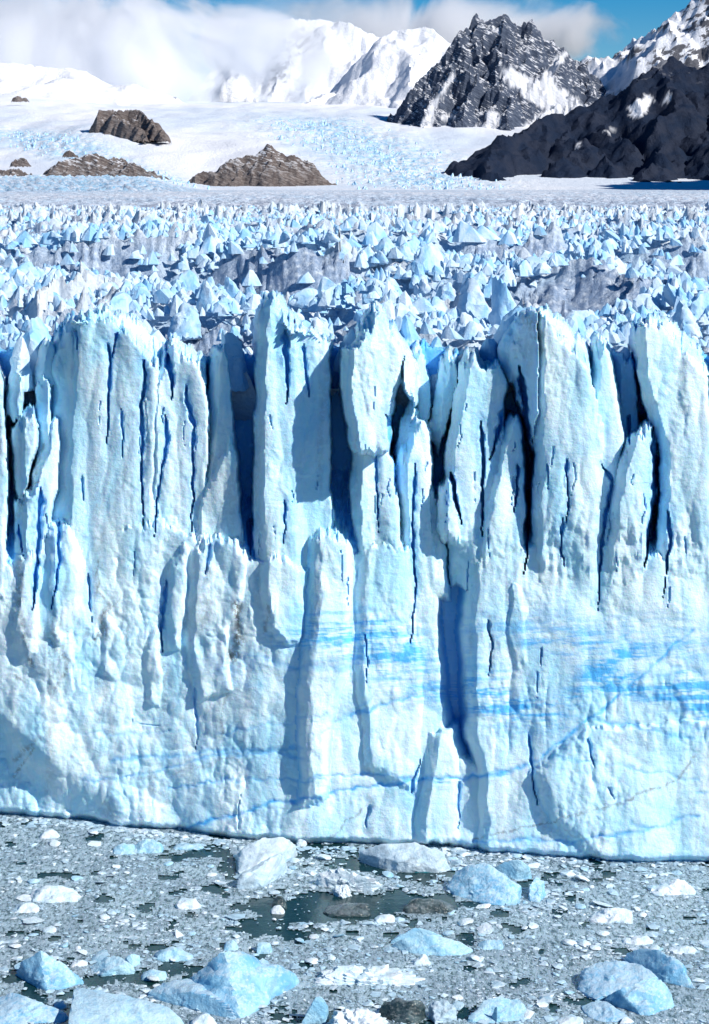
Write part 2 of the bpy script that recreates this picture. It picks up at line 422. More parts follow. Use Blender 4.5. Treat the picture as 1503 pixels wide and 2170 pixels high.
# towers
slab('t1', [(268,1120),(268,900),(276,800),(283,724),(318,718),(350,724),(385,756),(416,794),(424,850),(418,1000),(418,1180),(258,1200)], 0, .10, 0, 1.1, 1.3)
slab('t1', [(236,1150),(238,880),(244,790),(262,745),(285,721),(292,900),(280,1150)], 2.2, -.9, 0, .5, 1)
slab('t2', [(404,1150),(406,840),(424,792),(441,759),(452,768),(460,781),(490,794),(501,822),(508,880),(500,1000),(492,1150)], 1.0, .16, 0, .9, 1.3)
slab('t2', [(384,830),(400,792),(424,785),(420,900),(400,980)], .3, .1, 0, .8, 1)
slab('t3', [(503,900),(511,790),(520,769),(533,765),(539,790),(543,840),(549,900),(557,980),(566,1080),(572,1160),(480,1160),(486,1010)], 2.4, .05, 0, 1.1, .8)
slab('t3', [(545,898),(553,945),(559,1030),(566,1120),(570,1170),(482,1170),(478,1012),(512,955)], 1.2, .12, 0, .5, 1)
slab('t4', [(583,1120),(582,950),(585,850),(587,760),(590,702),(600,683),(614,689),(630,706),(645,733),(660,735),(685,742),(705,757),(707,800),(704,850),(707,920),(710,1000),(712,1065),(700,1120),(660,1170),(600,1170)], -.3, .22, 0, 1.1, 1.2)
slab('t4', [(586,800),(587,750),(590,702),(600,683),(612,700),(608,800)], -.5, -.5, 0, 1.1, .5)
slab('t5', [(726,772),(745,755),(758,735),(770,712),(780,705),(790,715),(800,732),(815,760),(827,788),(822,830),(812,850),(803,885),(802,935),(780,952),(760,937),(741,932),(731,880),(725,830)], -4.8, .2, -.03, .9, 1.6, 0, 3.2)
slab('t5', [(742,930),(800,930),(815,960),(816,1050),(826,1150),(836,1240),(744,1240),(748,1110),(742,1060),(741,1000)], -1.2, .12, .02, .8, 1.2)
slab('t6', [(816,960),(828,915),(845,885),(862,890),(870,910),(870,960),(868,1010),(877,1080),(884,1200),(884,1360),(838,1400),(826,1200),(818,1050)], -.3, .12, 0, .8, 1.1)
slab('t6', [(842,1090),(846,1010),(866,985),(884,1030),(896,1100),(900,1180),(846,1180)], 1.4, .1, 0, .8, 1)
slab('t7', [(886,1010),(905,896),(908,850),(918,800),(928,778),(938,775),(955,800),(962,806),(984,793),(990,805),(995,832),(990,860),(986,900),(992,960),(985,1050),(990,1160),(905,1160),(897,1090)], -1.6, .08, 0, .9, 1.3)
slab('t7', [(886,1070),(882,1000),(894,975),(908,1000),(918,1060),(915,1110)], -3.2, .1, 0, .5, 1)
slab('t7', [(972,960),(985,905),(1000,876),(1012,873),(1018,905),(1022,950),(1026,1000),(1022,1100),(1015,1160),(940,1160),(950,1050)], -2.6, .08, 0, .7, 1.2)
slab('t8', [(1042,711),(1055,714),(1068,728),(1090,757),(1112,780),(1132,812),(1144,850),(1152,900),(1150,1000),(1148,1100),(1145,1190),(1032,1190),(1037,1050),(1041,950),(1041,860),(1042,780)], -4.2, .12, 0, 1.1, 1.2)
slab('t8', [(990,810),(986,771),(998,744),(1013,718),(1030,709),(1046,711),(1048,870),(1036,935),(1020,865),(1002,830)], -2.2, -1.15, 0, .9, .4, .22)  # left face tinted blue to deepen its shade
slab('t9', [(1134,786),(1145,754),(1156,762),(1168,778),(1172,830),(1180,880),(1187,920),(1180,960),(1170,1000),(1162,1060),(1155,1180),(1110,1180),(1128,850)], -2.6, .15, 0, .9, 1.2)
slab('t10', [(1162,930),(1165,830),(1170,775),(1190,785),(1203,800),(1212,850),(1214,930)], 5, 0, 0, 1, .8, .5)  # set-back slab tinted blue to enrich the shade in the gap
slab('t11', [(1210,729),(1235,733),(1262,743),(1280,768),(1302,788),(1324,815),(1334,900),(1336,1180),(1240,1180),(1246,1050),(1248,960),(1236,900),(1222,850),(1211,800),(1207,760)], -3.6, .10, 0, 1.1, 1.2)
slab('t12', [(1193,918),(1210,905),(1228,893),(1236,897),(1238,960),(1236,1020),(1230,1060),(1227,1130),(1222,1180),(1148,1180),(1155,1100),(1165,1040),(1175,970)], -4.4, .1, 0, .5, 1.2)
slab(None, [(1345,820),(1360,770),(1378,748),(1398,752),(1420,800),(1432,860),(1428,1180),(1342,1180)], -1.5, .14, 0, 1, 1.3)
slab(None, [(1445,840),(1462,760),(1490,715),(1515,722),(1548,780),(1560,1000),(1565,1180),(1440,1180)], -3.2, .12, 0, 1, 1.3)
slab(None, [(1570,830),(1600,760),(1640,770),(1690,820),(1690,1180),(1575,1180)], -1.5, .1, 0, 1, 1.3)
# roofs: lit slopes running back from the crests
def roof(tower, poly, A, B, gv, front):
    c = np.array(poly, float).mean(0); sl = (B[1] - A[1]) / (B[0] - A[0])
    S.append((tower, poly, front + gv * (A[1] + sl * (c[0] - A[0]) - c[1]) / PXM, gv * sl, gv, 3.2, .2, 0, 0))
roof('t1', [(284,724),(300,712),(330,706),(352,708),(392,728),(440,768),(488,796),(416,800),(385,760),(350,729),(318,722)], (318,722), (416,800), 1.9, .6)
roof('t2', [(441,760),(452,752),(478,768),(504,790),(503,824),(490,797),(460,784)], (441,762), (501,824), 1.6, 1.6)
roof('t4', [(600,684),(622,688),(640,712),(656,736),(708,757),(640,738),(614,694)], (614,694), (707,760), 1.5, .4)
roof('t5', [(780,706),(800,722),(826,760),(850,800),(846,860),(830,835),(828,788),(812,758),(796,730)], (784,712), (830,800), .8, -4.4)
roof('t8', [(1043,709),(1060,706),(1090,728),(1128,772),(1132,812),(1112,782),(1090,758),(1066,727)], (1055,714), (1132,812), 1.3, -4.0)
roof('t11', [(1212,728),(1235,722),(1270,732),(1306,770),(1330,812),(1322,815),(1300,788),(1278,768),(1260,742),(1234,733)], (1235,734), (1322,815), 1.5, -3.4)
slab('t5', [(812,940),(822,880),(836,850),(852,876),(846,930),(826,960)], 3.2, .2, 0, 1, .4)
slab('t6', [(830,800),(836,775),(850,760),(864,790),(872,850),(866,910),(840,900)], 6, .1, 0, 1, .4)
slab('t6', [(868,900),(878,840),(890,790),(902,770),(915,790),(908,850),(896,900),(884,950)], 4.5, .2, 0, 1, .4)
# the broken left end
slab('t0', [(224,905),(226,835),(237,815),(247,832),(249,905),(240,1000),(222,1000)], .6, .1, 0, .8, .9)
slab('t0', [(188,1000),(186,900),(205,866),(222,862),(230,900),(214,960),(196,1020)], -.6, .2, 0, .6, 1)
slab('t0', [(206,1010),(222,960),(236,888),(262,880),(264,960),(250,1050),(236,1130),(196,1130)], .0, .25, 0, .5, 1)
slab('t0', [(186,1140),(190,1020),(212,990),(234,1010),(232,1130)], -.8, .2, 0, .5, 1)
slab('t0', [(176,880),(180,815),(196,808),(204,840),(200,890)], .8, .1, 0, .8, .9)
slab('t0', [(222,830),(226,770),(238,752),(254,770),(258,830)], 3.5, .0, 0, .9, .9)
slab(None, [(60,1180),(66,900),(80,800),(104,742),(128,736),(150,762),(168,820),(178,930),(176,1180)], -.6, .12, 0, 1, 1.3)
slab(None, [(-60,1180),(-50,880),(-30,800),(-8,770),(22,790),(48,850),(56,1180)], .4, .12, 0, 1, 1.3)
slab(None, [(-190,1180),(-185,820),(-150,750),(-110,760),(-80,850),(-66,1180)], -.5, .12, 0, 1, 1.3)

CR = [  # cracks: polyline, half width in pixels, depth in metres
 ([(343,762),(346,800),(343,850),(340,935)],5,2.5), ([(358,745),(352,775),(348,790)],4,2), ([(401,790),(404,830),(398,860),(399,930),(398,980),(402,1070)],6,3),
 ([(437,880),(440,920),(425,1000),(418,1080)],5,2.2), ([(441,780),(448,830),(446,855)],9,4), ([(470,830),(473,860),(484,900),(481,960),(482,1010),(478,1080)],6,2.6),
 ([(290,740),(292,775)],4,1.5), ([(300,980),(302,1030)],3,1.2), ([(309,1140),(316,1220)],4,1.5), ([(363,870),(368,920),(365,960)],3,1.5),
 ([(632,740),(636,790),(638,840),(635,862)],8,3.2), ([(662,765),(668,810),(672,850)],5,1.8), ([(633,1020),(632,1060),(630,1090)],4,2), ([(609,880),(610,905)],3,1),
 ([(800,880),(812,950),(814,1010)],7,4), ([(781,940),(784,1010),(786,1075)],4,1.8), ([(845,960),(842,1060),(846,1180),(838,1260)],4,2.2), ([(763,1240),(768,1290),(764,1330)],3,1.2),
 ([(955,890),(958,960),(955,1030),(957,1080)],6,4), ([(990,870),(984,900),(976,935),(966,955)],7,4), ([(1018,800),(1024,850),(1032,930),(1034,1000),(1030,1100),(1026,1140)],9,7),
 ([(1014,960),(1012,1010),(1008,1040)],5,3), ([(1062,960),(1066,1010)],3,1.2), ([(1094,950),(1098,1020),(1094,1060)],4,2), ([(1088,1050),(1086,1100),(1090,1130)],4,2),
 ([(1075,930),(1070,970)],3,1), ([(1152,960),(1170,990),(1152,1080),(1146,1200)],5,2.5), ([(1236,900),(1240,960),(1238,1010),(1231,1060),(1222,1130)],9,7), ([(1261,1035),(1264,1090),(1252,1180)],5,3),
 ([(1198,880),(1196,930)],6,3), ([(1288,1080),(1290,1110)],3,1), ([(905,975),(915,1030),(922,1060)],8,5), ([(574,1050),(576,1110)],7,4), ([(965,1215),(972,1260),(967,1310)],4,1.5),
 ([(1052,1260),(1054,1295)],3,1.2), ([(1046,1300),(1044,1345)],3,1), ([(1032,1400),(1040,1480),(1048,1530)],4,1.6), ([(1130,1410),(1138,1460)],5,1.2), ([(918,1480),(918,1560)],5,1.2),
 ([(233,1000),(228,1100),(220,1200)],8,3), ([(262,1050),(262,1120),(250,1200)],5,2), ([(196,1060),(206,1120)],4,2), ([(440,1150),(430,1230),(432,1270)],6,1.6), ([(512,1090),(500,1150)],5,1.6),
 ([(483,1325),(490,1400),(486,1430)],5,1), ([(383,1355),(382,1385),(440,1392),(446,1412)],1.2,.4), ([(555,1560),(560,1500)],3,.6), ([(780,1010),(778,1060)],3,1), ([(770,1520),(765,1560)],5,1.2),
 ([(838,1500),(850,1460),(855,1440)],5,1.4), ([(1162,1490),(1172,1510)],4,.8), ([(1390,900),(1392,1000),(1386,1080)],6,4), ([(1500,850),(1506,960),(1500,1060)],6,4), ([(110,850),(114,960),(108,1060)],6,4)]
for i in range(55):                               # hairline splits scattered over the face
    u0 = RNG.uniform(-150, 1640); v0 = RNG.uniform(830, 1180); L = RNG.uniform(15, 60)
    CR.append(([(u0, v0), (u0 + RNG.uniform(-4, 4), v0 + L * .5), (u0 + RNG.uniform(-5, 2), v0 + L)], RNG.uniform(1.5, 2.4), RNG.uniform(.5, 1.1)))

VEINS = [([(1300,1230),(1245,1285),(1190,1330),(1140,1372),(1080,1420),(1030,1455),(985,1468),(940,1472),(850,1478),(760,1492),(660,1510),(600,1520),(520,1545),(430,1566)],3.6,.95),
 ([(1090,1210),(1040,1220),(980,1245)],5,.6), ([(740,1375),(790,1355),(880,1335)],3.5,.8), ([(1140,1380),(1220,1395),(1300,1410)],4,.6), ([(680,1476),(760,1466),(900,1486)],2.6,.7),
 ([(300,1480),(400,1470),(520,1440),(600,1432),(660,1425)],3,.6), ([(350,1448),(450,1440),(560,1428),(660,1440)],4,.6), ([(520,1405),(600,1390),(700,1370)],2.6,.5),
 ([(440,1490),(560,1478),(700,1480)],2.4,.6), ([(920,1580),(1100,1578),(1230,1562),(1310,1535)],3,.7), ([(1060,1440),(1180,1455),(1307,1480)],3,.45), ([(1230,1562),(1200,1548)],4,.6),
 ([(780,1340),(740,1370),(690,1400)],2.5,.5), ([(1245,1285),(1307,1300)],5,.5), ([(600,1282),(660,1296),(740,1290)],7,.55), ([(280,1400),(380,1405),(470,1398)],2.5,.35), ([(1310,1500),(1420,1470),(1560,1440)],3,.6)]
DIRT = [([(556,1200),(560,1240),(548,1275)],13,.8), ([(345,1190),(332,1215),(338,1245)],8,.7), ([(262,1265),(280,1290),(255,1330)],6,.6), ([(1020,715),(1042,730),(1052,770)],12,.5), ([(890,770),(930,765),(960,790)],10,.55), ([(1062,728),(1090,752),(1128,790)],6,.45), ([(200,1120),(196,1200),(215,1290)],5,.6), ([(188,1060),(214,1000),(236,930)],4,.6), ([(186,1445),(240,1405)],4,.6),
 ([(1307,1440),(1275,1478),(1200,1510),(1080,1545),(980,1565),(920,1585)],2,.7), ([(695,1582),(740,1545),(775,1510)],2,.7), ([(186,1470),(220,1430)],2.5,.8), ([(335,1120),(318,1150),(336,1180)],2,.6),
 ([(325,1120),(325,1170)],1.6,.8), ([(286,1180),(276,1240)],2,.4), ([(552,1190),(556,1230),(548,1262)],7,.9), ([(335,1200),(330,1240),(318,1255)],3.5,.85), ([(195,1050),(200,1010),(230,990)],2,.7),
 ([(540,1330),(528,1380),(530,1410)],3,.5), ([(268,1270),(258,1290),(262,1320)],4,.5), ([(186,1310),(205,1315)],4,.6), ([(605,1195),(600,1240)],4,.5), ([(370,1170),(346,1200),(300,1245),(268,1262)],1.6,.45),
 ([(968,1210),(972,1300)],3,.5), ([(1032,715),(1042,735),(1046,760)],6,.35), ([(1062,725),(1085,755)],3,.35), ([(940,775),(930,790)],5,.45), ([(560,1440),(500,1455),(440,1475),(300,1480)],2.5,.4), ([(1090,1560),(1200,1590)],1.6,.3)]

step = 2.0
cu = np.concatenate([np.arange(-280, 140, 5.), np.arange(140, 1352, step), np.arange(1354, 1780, 5.)]); nr = int(960 / step)
t = np.linspace(0, 1, nr)[:, None]
vw = np.interp(cu, WL_U, WL_V)[None, :]
U = np.repeat(cu[None, :], nr, 0); Vv = 665 + t * (vw + 30 - 665)
Uw = U + 5 * noise(U / 60, Vv / 60, 1) + 2.6 * noise(U / 18, Vv / 34, 2) + 1.1 * noise(U / 6, Vv / 12, 4)
Vw = Vv - (14 * np.abs(noise(U / 15, Vv / 60, 9)) + 6 * np.abs(noise(U / 5, Vv / 30, 10)) - 3) * sstep(1230, 1090, Vv) + 5 * noise(U / 45, Vv / 50, 3) + 4.5 * noise(U / 14, Vv / 16, 5) + 2 * noise(U / 6, Vv / 6, 6)
D = np.full(U.shape, 60.); ID = np.full(U.shape, -1); BL = np.zeros(U.shape)
names = []
for tw, poly, off, gu_, gv_, wall, rnd, bl, side in S:
    p = np.array(poly, float); lo = p.min(0) - 60 / max(wall, .25) * .9; hi = p.max(0) + 60 / max(wall, .25) * .9
    m = (Uw > lo[0]) & (Uw < hi[0]) & (Vw > lo[1]) & (Vw < hi[1])
    x, y = Uw[m], Vw[m]; d = sdf(poly, x, y); c = p.mean(0)
    pln = off + gu_ * (x - c[0]) / PXM - gv_ * (y - c[1]) / PXM
    if tw:                                        # a tower grows out of the cliff below it
        tb = sstep(1030, 1175, y + 14 * noise(x / 22, y / 22, 34)); pln = pln * (1 - tb) + (.15 - 2.64 * sstep(910, 950, x)) * tb
    val = pln + wall * np.maximum(d, 0) * (1 - .75 * sstep(1080, 1170, y) * (tw is not None)) + rnd * .35 * np.clip(1 + d / 8, 0, 1) ** 2
    val = val + side * (1 - .8 * sstep(1060, 1170, y) * (tw is not None)) * np.clip((sdf(poly, x - 15, y) + 2) / 15, 0, 1)
    if tw not in names: names.append(tw)
    cur = D[m]; b = val < cur
    cur[b] = val[b]; D[m] = cur
    q = ID[m]; q[b] = names.index(tw); ID[m] = q
    topw = sstep(0, -14, sdf(poly, x[b], y[b] + 34)); q = BL[m]; q[b] = bl + np.clip((np.maximum(d[b], 0) - 2) * .08, 0, .8) * (1 - topw); BL[m] = q
# overhang at the lower left, cracks
lv = np.interp(U, [-200, 60, 150, 260, 430, 440], [1280, 1330, 1365, 1465, 1564, 1700])
D -= 3.4 * sstep(-60, 15, lv - Vv) * np.clip((440 - U) / 200, 0, 1) * (Vv > 900) * sstep(900, 1250, Vv)
BLUEA = np.clip(BL, 0, .8)
for pl, wd, dep in CR:
    p = np.array(pl, float); lo = p.min(0) - 30; hi = p.max(0) + 30
    m = (U > lo[0]) & (U < hi[0]) & (Vv > lo[1]) & (Vv < hi[1])
    wx = U[m] + 2.6 * noise(U[m] / 14, Vv[m] / 24, 40) + .8 * noise(U[m] / 5, Vv[m] / 9, 41)
    d, tt = pline(pl, wx, Vv[m]); ww = wd * (1.15 * np.clip(1 - tt, 0, 1) ** .8 * sstep(-.02, .12, tt) + .14) * (.75 + .5 * noise(U[m] / 9, Vv[m] / 16, 49))
    g = 1 - sstep(.35, 1.0, d / ww)
    D[m] += g * (dep * .6 if dep < 5 else dep * .8); BLUEA[m] = np.maximum(BLUEA[m], np.maximum(.85 * g * min(1, dep / 2), .38 * np.exp(-(d / (wd * 2.4)) ** 2) * (1 - .6 * tt) * min(1, dep / 2)))  # blue halo beside each crack paints light glowing through the ice
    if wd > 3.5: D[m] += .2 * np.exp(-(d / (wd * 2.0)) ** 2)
# relief
xm, zm = U / PXM, Vv / PXM
roughL = sstep(760, 380, U) * sstep(1020, 1220, Vv)
low = sstep(1120, 1300, Vv)
warpx = xm + .8 * noise(xm * .5, zm * .4, 60); warpz = zm + 1.2 * noise(xm * .4, zm * .4, 61)
up = 1 - low
chip = sstep(-.05, .45, fbm(xm * .11, zm * .09, 77, 3))
wx_ = xm + .5 * noise(xm * .25, zm * .15, 62) + .25 * noise(xm * .9, zm * .35, 63)
D += 1.15 * up * facet(wx_ / 5.5, zm / 19, 78, .8) + .75 * low * facet(wx_ / 6, zm / 7, 79, .8)
D += (.12 + .14 * low) * facet(wx_ / .85, zm / (2.6), 172, 1.1) * (.4 + chip)
D += (.46 * up + .30 * low + .45 * roughL) * (up * facet(wx_ / 1.6, zm / 6.5, 72, 1.0) + low * facet(wx_ / 2.3, zm / 2.6, 171, 1.0))
D += (.02 + .10 * chip + .16 * roughL) * facet(warpx / .8, warpz / 1.2, 73, 1.1)
D += (.01 + .05 * chip + .06 * roughL) * facet(warpx / .36, warpz / .5, 74, 1.1)
D += .35 * noise(xm * .12, zm * .05, 70) + (.02 + .04 * chip) * fbm(xm * 1.6, zm * 1.1, 75, 3) + .02 * noise(xm * .6, zm * 6, 76)
# layered blue ice, veins and dirt
streak = sstep(-.75, .85, .9 * fbm(xm * .10 + .5 * noise(xm * .2, zm * .3, 84), zm * 1.1 + xm * .05, 80, 5, .7) + .5 * noise(xm * .5, zm * 5 + xm * .3, 81) + .3 * noise(xm * 1.6, zm * 9, 83))
patch = sstep(-.7, .6, fbm(xm * .07, zm * .13, 82, 3))
band = np.exp(-((Vv - np.interp(U, [0, 560, 740, 900, 1100, 1300, 1600], [1290, 1288, 1240, 1290, 1300, 1310, 1300])) / np.interp(U, [0, 560, 740, 1100, 1600], [25, 32, 70, 85, 85])) ** 2)
band *= np.interp(U, [0, 420, 560, 700, 1600], [.05, .2, .8, 1.1, 1.1])
band2 = np.exp(-((Vv - 1360) / 28) ** 2) * np.interp(U, [0, 900, 1000, 1600], [0, 0, .7, .7])
BLUEA = np.maximum(BLUEA, np.clip((band + band2) * streak * patch * 1.15, 0, .9))
tower_blue = sstep(1100, 900, Vv) * sstep(800, 880, Vv) * patch * .16  # patchy blue tint across the upper part of the towers
BLUEA = np.maximum(BLUEA, tower_blue)
DIRTA = .2 * roughL * sstep(.0, .6, fbm(xm * .25, zm * .10, 88, 4)) + .16 * sstep(.1, .6, fbm(xm * .5, zm * .07, 89, 4)); BLUEA = np.maximum(BLUEA, .22 * sstep(14, 4, np.abs(vw + 4 - Vv)))
for L, tgt in ((VEINS, 'b'), (DIRT, 'd')):
    for pl, wd, s in L:
        p = np.array(pl, float); lo = p.min(0) - 40; hi = p.max(0) + 40
        m = (U > lo[0]) & (U < hi[0]) & (Vv > lo[1]) & (Vv < hi[1])
        wx = U[m] + 4 * noise(U[m] / 22, Vv[m] / 22, 44); wy = Vv[m] + 6 * noise(U[m] / 26, Vv[m] / 26, 45) + 3 * noise(U[m] / 9, Vv[m] / 9, 46)
        d, tt = pline(pl, wx, wy)
        g = s * np.exp(-(d / wd) ** 2) * (.55 + .45 * sstep(-.5, .4, noise(U[m] / 20, Vv[m] / 20, 47)))
        A = BLUEA if tgt == 'b' else DIRTA
        A[m] = np.maximum(A[m], g)
        if tgt == 'b': D[m] += .18 * g
Yd = front_Y(U) + (vw - Vv) / PXM * .05 + D
Yd = Yd + 1.5 * sstep(1.2, .3, H - (Vv - CY) / F * Yd + .45 * noise(U / 42, U * 0, 98) + .12 * noise(U / 9, U * 0, 99))
X3 = (U - CX) / F * Yd; Z3 = H - (Vv - CY) / F * Yd
V3 = np.stack([X3, Yd, Z3], -1).reshape(-1, 3)
Fc = grid_faces(*U.shape)
Df = D.ravel()[Fc]; idf = ID.ravel()[Fc]
ok = (Df.max(1) < 30) & (Df.min(1) < 21)
front_vert = np.argmin(Df, 1); fid = idf[np.arange(len(Fc)), front_vert]
vmid = Vv.ravel()[Fc].mean(1) + 40 * noise(U.ravel()[Fc[:, 0]] / 50, U.ravel()[Fc[:, 0]] * 0, 33)
LABELS = {
 't0': 'cluster of thin broken ice columns at the far left end of the cliff',
 't1': 'broad ice slab left of the cliff top with dark left side and sloping white roof',
 't2': 'twin-peaked ice pillar split by blue cracks, right of the broad left slab',
 't3': 'shaded blue ice pillar with a squared top just left of the tallest spire',
 't4': 'tallest ice spire with rounded tip, standing between the two darkest crevasses',
 't5': 'pointed white ice tower with overhanging chin, right of the dark central crevasse',
 't6': 'short stepped ice pillar low in the shaded recess right of the pointed tower',
 't7': 'notched ice pillars with a forked top, left of the dark-headed tower',
 't8': 'massive ice tower with a stained head, one side tinted blue as shade and a wide bright right face',
 't9': 'slim pointed ice blade leaning on the right flank of the dark-headed tower',
 't10': 'deep blue ice slab set back in the shaded gap beside the big right-hand tower',
 't11': 'tall flat-topped white ice tower right of the dark blue gap',
 't12': 'jagged half-height ice slab in front of the dark blue gap',
 }
attrs = {'blue': BLUEA, 'dirt': DIRTA}
for i, tw in enumerate(names):
    if tw is None: continue
    kp = ok & (fid == i) & (vmid < 1150)
    v_, f_, a_ = submesh(V3, Fc, kp, attrs)
    tag(link('ice_tower', mesh_np('ice_tower', v_, f_, True, 34, a_), M['cliff']), LABELS[tw], 'ice tower', 'ice towers along the top of the cliff')
    ok &= ~kp
v_, f_, a_ = submesh(V3, Fc, ok, attrs)
tag(link('ice_cliff', mesh_np('ice_cliff', v_, f_, True, 34, a_), M['cliff']), 'sheer blue and white ice cliff rising from the lake', None, None, 'structure')

# ------------------------------------------------------------------ glacier surface behind the cliff
RIDG = [  # crest polyline in photograph pixels with distance, height gain, half width
 ([(560,660,395),(700,640,430),(820,660,420)], 9, 26), ([(640,700,330),(760,705,325),(860,735,305)], 6, 16),
 ([(1040,680,350),(1160,668,365),(1300,690,345),(1420,700,340)], 8, 24), ([(1110,640,450),(1240,628,470),(1400,640,455)], 9, 28),
 ([(240,660,420),(330,640,450),(420,655,430)], 8, 22), ([(380,615,540),(520,605,560),(660,612,545)], 10, 34), ([(860,640,450),(960,650,430),(1040,660,410)], 7, 22),
 ([(700,600,600),(840,596,620),(980,604,590)], 9, 34), ([(-60,640,450),(60,650,430),(180,660,410)], 8, 24)]
def plateau_z(x, y, want_face=False):
    z = 57 + 4 * sstep(280, 900, y) + 3.0 * noise(x / 90, y / 70, 101) * sstep(280, 400, y) + 2.2 * noise(x / 34, y / 28, 102)
    for pl, hh, hw in RIDG:
        p = [((a - CX) / F * c, c) for a, b, c in pl]
        d, tt = pline(p, x + 10 * noise(x / 30, y / 30, 103), y + 8 * noise(x / 25, y / 25, 104))
        z = z + hh * np.exp(-(d / hw) ** 2) * np.sin(np.pi * np.clip(tt, .06, .94)) ** .6
    q = x * .46 + y * .89; r = -x * .89 + y * .46; face = 0
    for L, A, sd_ in ((84, 15, 130), (23, 3.4, 140)):
        ph = q / L + .55 * noise(q / (2.2 * L), r / (1.4 * L), sd_) + .22 * noise(q / L * 1.4, r / L * 1.6, sd_ + 1)
        fr = ph - np.floor(ph); row = _h(np.floor(ph), np.zeros(np.shape(ph)), sd_ + 2)
        saw = np.where(fr < .42, sstep(0, .42, fr), 1 - ((fr - .42) / .58) ** .9)
        if L > 50: face = sstep(0, .06, fr) * sstep(.42, .34, fr) * sstep(1100, 600, y) * sstep(-.45, .1, noise(q / 60, r / 60, 151))
        z = z + A * (.55 + .6 * row) * (saw - .5) * sstep(-.9, .35, noise(q / (3 * L), r / (2.2 * L), sd_ + 3)) * sstep(272, 330, y) * (1 - .55 * sstep(800, 1600, y))
    z = np.minimum(z, H - 8.5 - y * .0065)
    return (z, face) if want_face else z

gu = np.concatenate([np.linspace(-500, 136, 60), np.linspace(140, 1352, 540), np.linspace(1356, 2000, 60)]); gt = np.linspace(0, 1, 350) ** 1.15
GU, GT = np.meshgrid(gu, gt); y00 = front_Y(GU) + 12; GY = y00 * (1650 / y00) ** GT; GX = (GU - CX) / F * GY
base, face = plateau_z(GX, GY, True)
smooth_patch = face
flq = -GX * .62 + GY * .78 + 3 * noise(GX / 14, GY / 14, 118); flp = GX * .78 + GY * .62 + 3 * noise(GX / 14, GY / 14, 119)
far = sstep(500, 1400, GY)
t1_ = (1 - 1.9 * np.abs(noise(flp / 20 + .3 * noise(GX / 9, GY / 9, 121), flq / 34, 122)))
t2_ = (1 - 1.9 * np.abs(noise(flp / 9 + .3 * noise(GX / 5, GY / 5, 123), flq / 16, 124)))
t3_ = (1 - 1.9 * np.abs(noise(flp / 4.2, flq / 6.5, 125)))
big = sstep(-.5, .5, noise(GX / 38, GY / 38, 126))
teeth = (3.6 * t1_ + (4.2 + 1.6 * far) * t2_ * (.45 + .55 * np.clip(t1_, 0, 1)) + 2.4 * t3_ * np.clip(t2_, .15, 1)) * (.55 + .65 * big)
teeth *= 1 - .72 * smooth_patch
rough = 1.5 * ridged(flq / 3.6, flp / 14, 114, 3) * (.45 + smooth_patch) + 2.4 * smooth_patch * ridged(flq / 9, flp / 30, 117, 3) + .35 * fbm(GX / 2, GY / 2, 115, 3)
Z = base + teeth + rough - 6.5
V = np.stack([GX, GY, Z], -1).reshape(-1, 3)
me = mesh_np('glacier_surface', V, grid_faces(*GX.shape), True, 60,
             {'blue': sstep(4.5, .5, teeth) * .5 * (1 - smooth_patch), 'dirt': np.clip(smooth_patch * .9 + .10, 0, 1)})  # slopes facing the viewer: painted shade mixed with dirt; faint dirt elsewhere
tag(link('glacier_surface', me, M['surf']), 'crevassed glacier surface stretching away behind the ice cliff', None, None, 'structure')

# seracs
def serac_pts(rng, sharp):
    pts = []; ap = rng.uniform(-.42, .05); ly = rng.normal(0, .12)
    for q in range(6):
        a = q * 1.047 + rng.normal(0, .2); r = rng.uniform(.8, 1.15)
        pts.append((math.cos(a) * r * .62, math.sin(a) * r * .42, -.6 + rng.normal(0, .05)))
    for q in range(5):
        a = q * 1.257 + rng.uniform(0, 1.2); r = rng.uniform(.5, .95) * (1 - .25 * sharp)
        pts.append((math.cos(a) * r * .52 + ap * .5, math.sin(a) * r * .36 + ly * .5, rng.uniform(.25, .62)))
    for q in range(rng.integers(2, 5)):
        pts.append((ap + rng.normal(0, .10), ly + rng.uniform(-.28, .28), rng.uniform(.62, 1.1)))
    return pts
LOW = [hull(serac_pts(RNG, RNG.uniform(0, 1))) for _ in range(24)]

